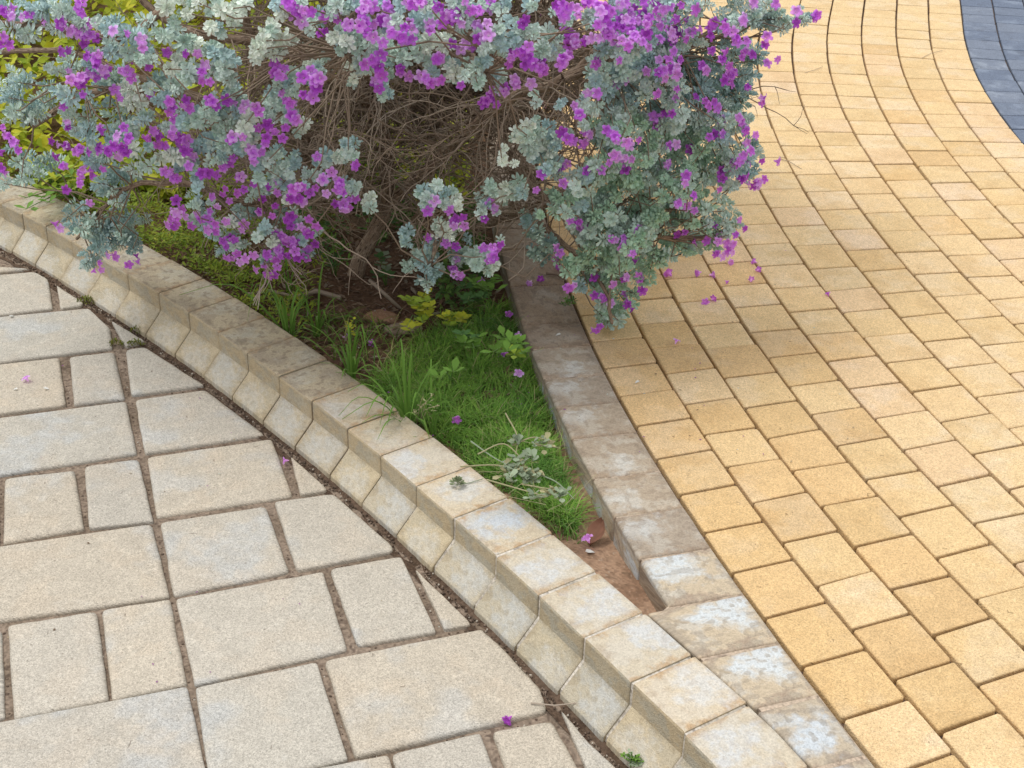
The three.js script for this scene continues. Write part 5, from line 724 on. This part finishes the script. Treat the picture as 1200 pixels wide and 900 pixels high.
pebble('red_stone', [-0.437, 2.436], 0.003, 0.017, 0.012, 0.013, 0.4, clayMat, 'small reddish stone near the blade that lies over the kerb');
{
  const A = bag(), n = 6, L = 0.044; // curled dry leaf
  for (let i = 0; i <= n; i++) for (let j = 0; j <= 4; j++) { const t = i / n, w = (j / 2 - 1) * 0.014 * Math.sin(Math.PI * clamp(t * 0.92 + 0.04)); A.pos.push(w, 0.009 * Math.pow(Math.abs(j / 2 - 1), 1.5) + 0.012 * t * t, -L * t); const k = rr(0.8, 1.15) * (j === 2 ? 0.8 : 1); A.col.push(k, k, k); }
  for (let i = 0; i < n; i++) for (let j = 0; j < 4; j++) { const a = i * 5 + j; A.idx.push(a, a + 1, a + 6, a, a + 6, a + 5); }
  const t = mesh('dry_leaf', bagGeo(A), leafy([0.25, 0.125, 0.08], 0.15), scene); t.position.copy(gp([0.126, 1.735], 0.034)); t.rotation.set(0.5, -0.55, 0.25); tag(t, 'curled reddish brown dry leaf in the pointed end of the bed', 'leaf');
}
function stick(name, list, r0, r1, m, label, cat = 'twig') {
  const t = mesh(name, tube(list.map((v) => v.clone().sub(list[0])), r0, r1, 5), m, scene); t.position.copy(list[0]); tag(t, label, cat);
}
stick('fallen_branch', [gs([-0.347, 2.507], 0.012), gs([-0.396, 2.519], 0.02), gs([-0.441, 2.509], 0.012), gs([-0.489, 2.517], 0.02), gs([-0.535, 2.510], 0.014)], 0.0055, 0.003, twigMats[1], 'dry grey branch lying on the soil left of the trunk foot', 'branch');
stick('fallen_stick', [V(...[-0.287, 0.103, 2.500]), V(...[-0.248, 0.112, 2.420]), gs([-0.225, 2.480], 0.004)], 0.0045, 0.0035, twigMats[1], 'straight grey stick leaning from the trunk down to the clover', 'stick');
stick('thin_stick', [gp([0.038, 1.420], 0.0035), gp([0.070, 1.417], 0.003), gp([0.108, 1.418], 0.009)], 0.0011, 0.0009, twigMats[3], 'thin dry stick across the dark joint at the kerb foot', 'stick');
stick('fallen_twig', [gp([0.831, 4.023], 0.0825), gp([0.865, 4.051], 0.083), gp([0.894, 4.087], 0.0825)], 0.0008, 0.0006, twigMats[1], 'short dry stem on the yellow paving right of the topmost flowering branch', 'stem');
stick('fallen_twig', [gp([1.217, 4.205], 0.0825), gp([1.255, 4.253], 0.0835), gp([1.302, 4.293], 0.0825)], 0.0008, 0.0006, twigMats[1], 'dry stem on the yellow paving near the blue pavers', 'stem');
stick('fallen_twig', [gp([0.647, 3.305], 0.0825), gp([0.669, 3.283], 0.084), gp([0.692, 3.239], 0.0825)], 0.001, 0.0006, twigMats[1], 'bent dry stem across a joint beside the right edge of the shrub', 'stem');
stick('dark_stick', [gp([0.063, 2.599], 0.084), gp([0.084, 2.593], 0.085), gp([0.105, 2.566], 0.083)], 0.003, 0.002, twigMats[2], 'dark stick on the flat kerb under the hanging branch', 'stick');

// uprooted weed lying on the turf
{
  const t = thing('pulled_weed', gp([0.025, 1.879], 0.06), 'wilted grey green pulled up weed lying on the turf by the kerb', 'weed'), o = t.position;
  const stemsPx = [[[-0.061, 0.146, 1.830], [-0.022, 0.135, 1.800], [0.020, 0.126, 1.780]], [[-0.073, 0.151, 1.750], [-0.022, 0.136, 1.780], [0.024, 0.130, 1.780]], [[-0.009, 0.144, 1.920], [0.011, 0.137, 1.860], [0.009, 0.131, 1.820]], [[0.003, 0.134, 1.840], [0.036, 0.144, 1.850], [0.056, 0.140, 1.850]], [[-0.034, 0.136, 1.740], [0.011, 0.129, 1.730], [0.056, 0.129, 1.710]], [[0.018, 0.130, 1.740], [0.056, 0.130, 1.730], [0.092, 0.129, 1.730]], [[-0.049, 0.142, 1.800], [-0.010, 0.143, 1.830], [0.019, 0.136, 1.800]], [[0.030, 0.133, 1.770], [0.069, 0.130, 1.750], [0.096, 0.127, 1.710]]];
  for (const s of stemsPx) mesh('stem', tube(new THREE.CatmullRomCurve3(s.map((q) => V(q[0], q[1] + 0.012, q[2]).sub(o))).getPoints(10), 0.0013, 0.0008, 5), pick([greenMats.grey, greenMats.straw]), t);
  const spots = [[0.012, 0.138, 1.790], [0.020, 0.132, 1.780], [0.028, 0.132, 1.760], [0.009, 0.133, 1.770], [0.037, 0.128, 1.750], [0.048, 0.131, 1.760], [0.056, 0.135, 1.840], [0.046, 0.138, 1.840], [0.033, 0.137, 1.800], [-0.001, 0.132, 1.780], [0.020, 0.131, 1.750], [0.062, 0.127, 1.730], [0.005, 0.130, 1.750], [0.071, 0.129, 1.710], [-0.009, 0.132, 1.770], [0.011, 0.139, 1.840], [0.041, 0.124, 1.720], [0.081, 0.130, 1.720]];
  for (const q of spots) { const A = bag(), c = V(q[0], q[1] + 0.012, q[2]).sub(o); for (let i = 0; i < 9; i++) { const a = rnd() * 6.28, el = rr(-0.3, 0.7), k = rr(0.7, 1.2), len = rr(0.009, 0.02); leaf(A, c.clone().add(new THREE.Vector3(gauss(), gauss() * 0.4, gauss()).multiplyScalar(0.008)), polar(a, el), polar(a, el + 1.57 + gauss() * 0.5), len, len * 0.6, rr(0.05, 0.3), [k, k, k]); } mesh('leaves', bagGeo(A), pick([greenMats.grey, greenMats.grey, greenMats.straw]), t); }
  for (let i = 0; i < 16; i++) { const p = pick(spots), s = V(p[0], p[1] + 0.01, p[2]).sub(o); mesh('rootlet', tube([s, s.clone().add(new THREE.Vector3(gauss() * 0.03, gauss() * 0.008, gauss() * 0.03)), s.clone().add(new THREE.Vector3(gauss() * 0.06, gauss() * 0.008, gauss() * 0.06))], 0.0006, 0.0004, 3), greenMats.straw, t); }
}
// seed head broken off onto the kerb
{
  const t = thing('seed_head', gp([-0.081, 1.818], 0.081), 'dried grey green seed head lying on the kerb top', 'seed head'), A = bag();
  for (let i = 0; i < 60; i++) { const a = rnd() * 6.28, el = rr(-0.1, 1.4), d = polar(a, el), k = rr(0.7, 1.2); leaf(A, new THREE.Vector3(d.x * 0.004, 0.006 + d.y * 0.003, d.z * 0.004), d, polar(a, el + 1.57), rr(0.006, 0.01), 0.0035, 0.15, [k, k * 0.97, k * 0.85]); }
  mesh('bracts', bagGeo(A), greenMats.grey, t); const e = gp([-0.041, 1.838], 0.0835).sub(t.position); mesh('stalk', tube([new THREE.Vector3(0.006, 0.004, 0), e.clone().multiplyScalar(0.5), e], 0.0009, 0.0007, 4), greenMats.grey, t);
}
// wisp of dry grass by the big grass plant
leafyPlant('dry_wisp', gp([-0.160, 2.056], 0.05), tips([[-0.126, 0.170, 1.950], [-0.137, 0.162, 1.940], [-0.115, 0.167, 1.920], [-0.157, 0.152, 1.930], [-0.144, 0.164, 1.950]]), { label: 'wispy straw coloured dry weed beside the large grass plant', len: 0.008, leaves: 5, mats: [greenMats.straw], stemMat: greenMats.straw, wid: 0.3, spread: 0.5, stemR: 0.0008 });

// fallen flowers, each where it lies
const fallen = 'flowers fallen from the shrub';
function fallenFlower(p, y, label, s = 0.8, up = 0) {
  s *= 0.88;
  const m = mesh('fallen_flower', pick(blossoms), pick(petalMats), scene), d = polar(rnd() * 6.28, up ? 1.1 : rr(-0.35, 0.25)); m.quaternion.setFromUnitVectors(new THREE.Vector3(0, 1, 0), d); m.scale.set(s * rr(0.75, 1), s, s * rr(0.75, 1)); m.position.copy(gp(p, y + 0.0085 * s)).addScaledVector(d, -0.009 * s); tag(m, label, 'flower', fallen);
}
fallenFlower([-0.900, 2.241], 0, 'fallen purple flower on the pale paving near the left edge of the picture', 0.75, 1);
fallenFlower([-0.382, 1.997], -0.003, 'fallen purple flower in the joint before the little triangular paving stone', 0.72);
fallenFlower([0.009, 1.390], -0.004, 'fallen purple flower in the pale paving joint nearest the camera', 0.8);
fallenFlower([-0.092, 2.022], 0.075, 'fallen lilac flower caught on turf right of the small grass plant', 0.8);
fallenFlower([0.011, 2.179], 0.075, 'fallen pink flower on turf close to the soil along the flat kerb', 0.95, 1);
fallenFlower([-0.012, 2.266], 0.07, 'fallen violet flower just below the oval leaved weed at the flat kerb', 0.95);
fallenFlower([0.006, 2.309], 0.085, 'dark purple flower lying on the oval leaved weed at the flat kerb', 0.8);
fallenFlower([-0.010, 2.428], 0.07, 'fallen violet flower standing in grass left of the flat kerb shade', 0.85);
fallenFlower([-0.069, 2.544], 0.085, 'fallen pink flower among dark weeds under the lowest silver branch', 0.85);
fallenFlower([-0.268, 2.323], soilY(-0.24, 2.38) + 0.006, 'small fallen violet flower on the mulch above the grass blades', 0.7);
fallenFlower([-0.321, 2.351], soilY(-0.3, 2.42) + 0.004, 'fallen violet flower on mulch next to the thin yellow weed', 0.7);
fallenFlower([0.122, 1.728], 0.046, 'fallen purple flower beside the curled dry leaf', 0.85, 1);
fallenFlower([0.030, 2.549], 0.08, 'left one of two fallen flowers lying together on the flat kerb', 0.8);
fallenFlower([0.051, 2.563], 0.08, 'right one of two fallen flowers lying together on the flat kerb', 0.8);
fallenFlower([0.090, 2.626], 0.08, 'fallen dark flower at the yellow joint behind the dark stick', 0.8);
fallenFlower([0.316, 2.605], 0.08, 'wide fallen flower on the course joint right under the shrub edge', 1.0);
fallenFlower([0.377, 2.617], 0.08, 'fallen flower in the middle of a yellow paver just right of the wide one', 0.9);
fallenFlower([0.404, 2.611], 0.08, 'small fallen flower in the yellow joint beyond the mid paver one', 0.75);
fallenFlower([0.377, 2.488], 0.08, 'left one of two fallen flowers touching on a yellow paver', 0.75);
fallenFlower([0.394, 2.500], 0.08, 'right one of two fallen flowers touching on a yellow paver', 0.75);
fallenFlower([0.431, 2.585], 0.08, 'tiny fallen flower alone on a cross joint of the yellow paving', 0.5);
fallenFlower([0.482, 2.592], 0.08, 'fallen flower flat on a yellow paver, farthest right but one', 0.75);
fallenFlower([0.501, 2.680], 0.08, 'upper fallen flower of a pair at a yellow joint', 0.8);
fallenFlower([0.503, 2.642], 0.08, 'lower fallen flower of a pair at a yellow joint', 0.7);
fallenFlower([0.449, 2.676], 0.08, 'pale lilac fallen flower near the hanging flower bunch', 0.8);
fallenFlower([0.305, 2.316], 0.08, 'fallen flower lying nearest the camera on the yellow paving', 0.7, 1);
fallenFlower([0.630, 2.539], 0.08, 'round fallen flower lying farthest from the shrub on the yellow paving', 0.6, 1);
// pale petals and bits
function petal(p, y, len, label) { const A = bag(); leaf(A, new THREE.Vector3(), new THREE.Vector3(1, 0.05, 0), new THREE.Vector3(0, 1, 0), len, len * 0.65, 0.22, [1, 1, 1]); const m = mesh('pale_petal', bagGeo(A), leafy([0.72, 0.72, 0.68], 0.2), scene); m.position.copy(gp(p, y + 0.001)); m.rotation.y = rnd() * 6; tag(m, label, 'petal', 'pale dried petals on the paving'); }
petal([-1.006, 2.498], 0, 0.011, 'curled pale petal on the long paving stone at the left'); petal([-0.915, 2.206], 0, 0.009, 'pale petal left below the fallen flower near the left edge'); petal([-0.850, 2.213], 0, 0.011, 'pale petal right below the fallen flower near the left edge'); petal([0.218, 2.160], 0.08, 0.01, 'pale petal on the first yellow course by the flat kerb'); petal([0.079, 2.332], 0.08, 0.011, 'pale petal on the shaded flat kerb'); petal([0.185, 2.328], 0.08, 0.008, 'pale petal on the yellow joint below the hanging silver branch'); petal([0.134, 1.716], 0.036, 0.016, 'whitish petal in the tip of the bed below the dry leaf');

renderer.render(scene, camera);
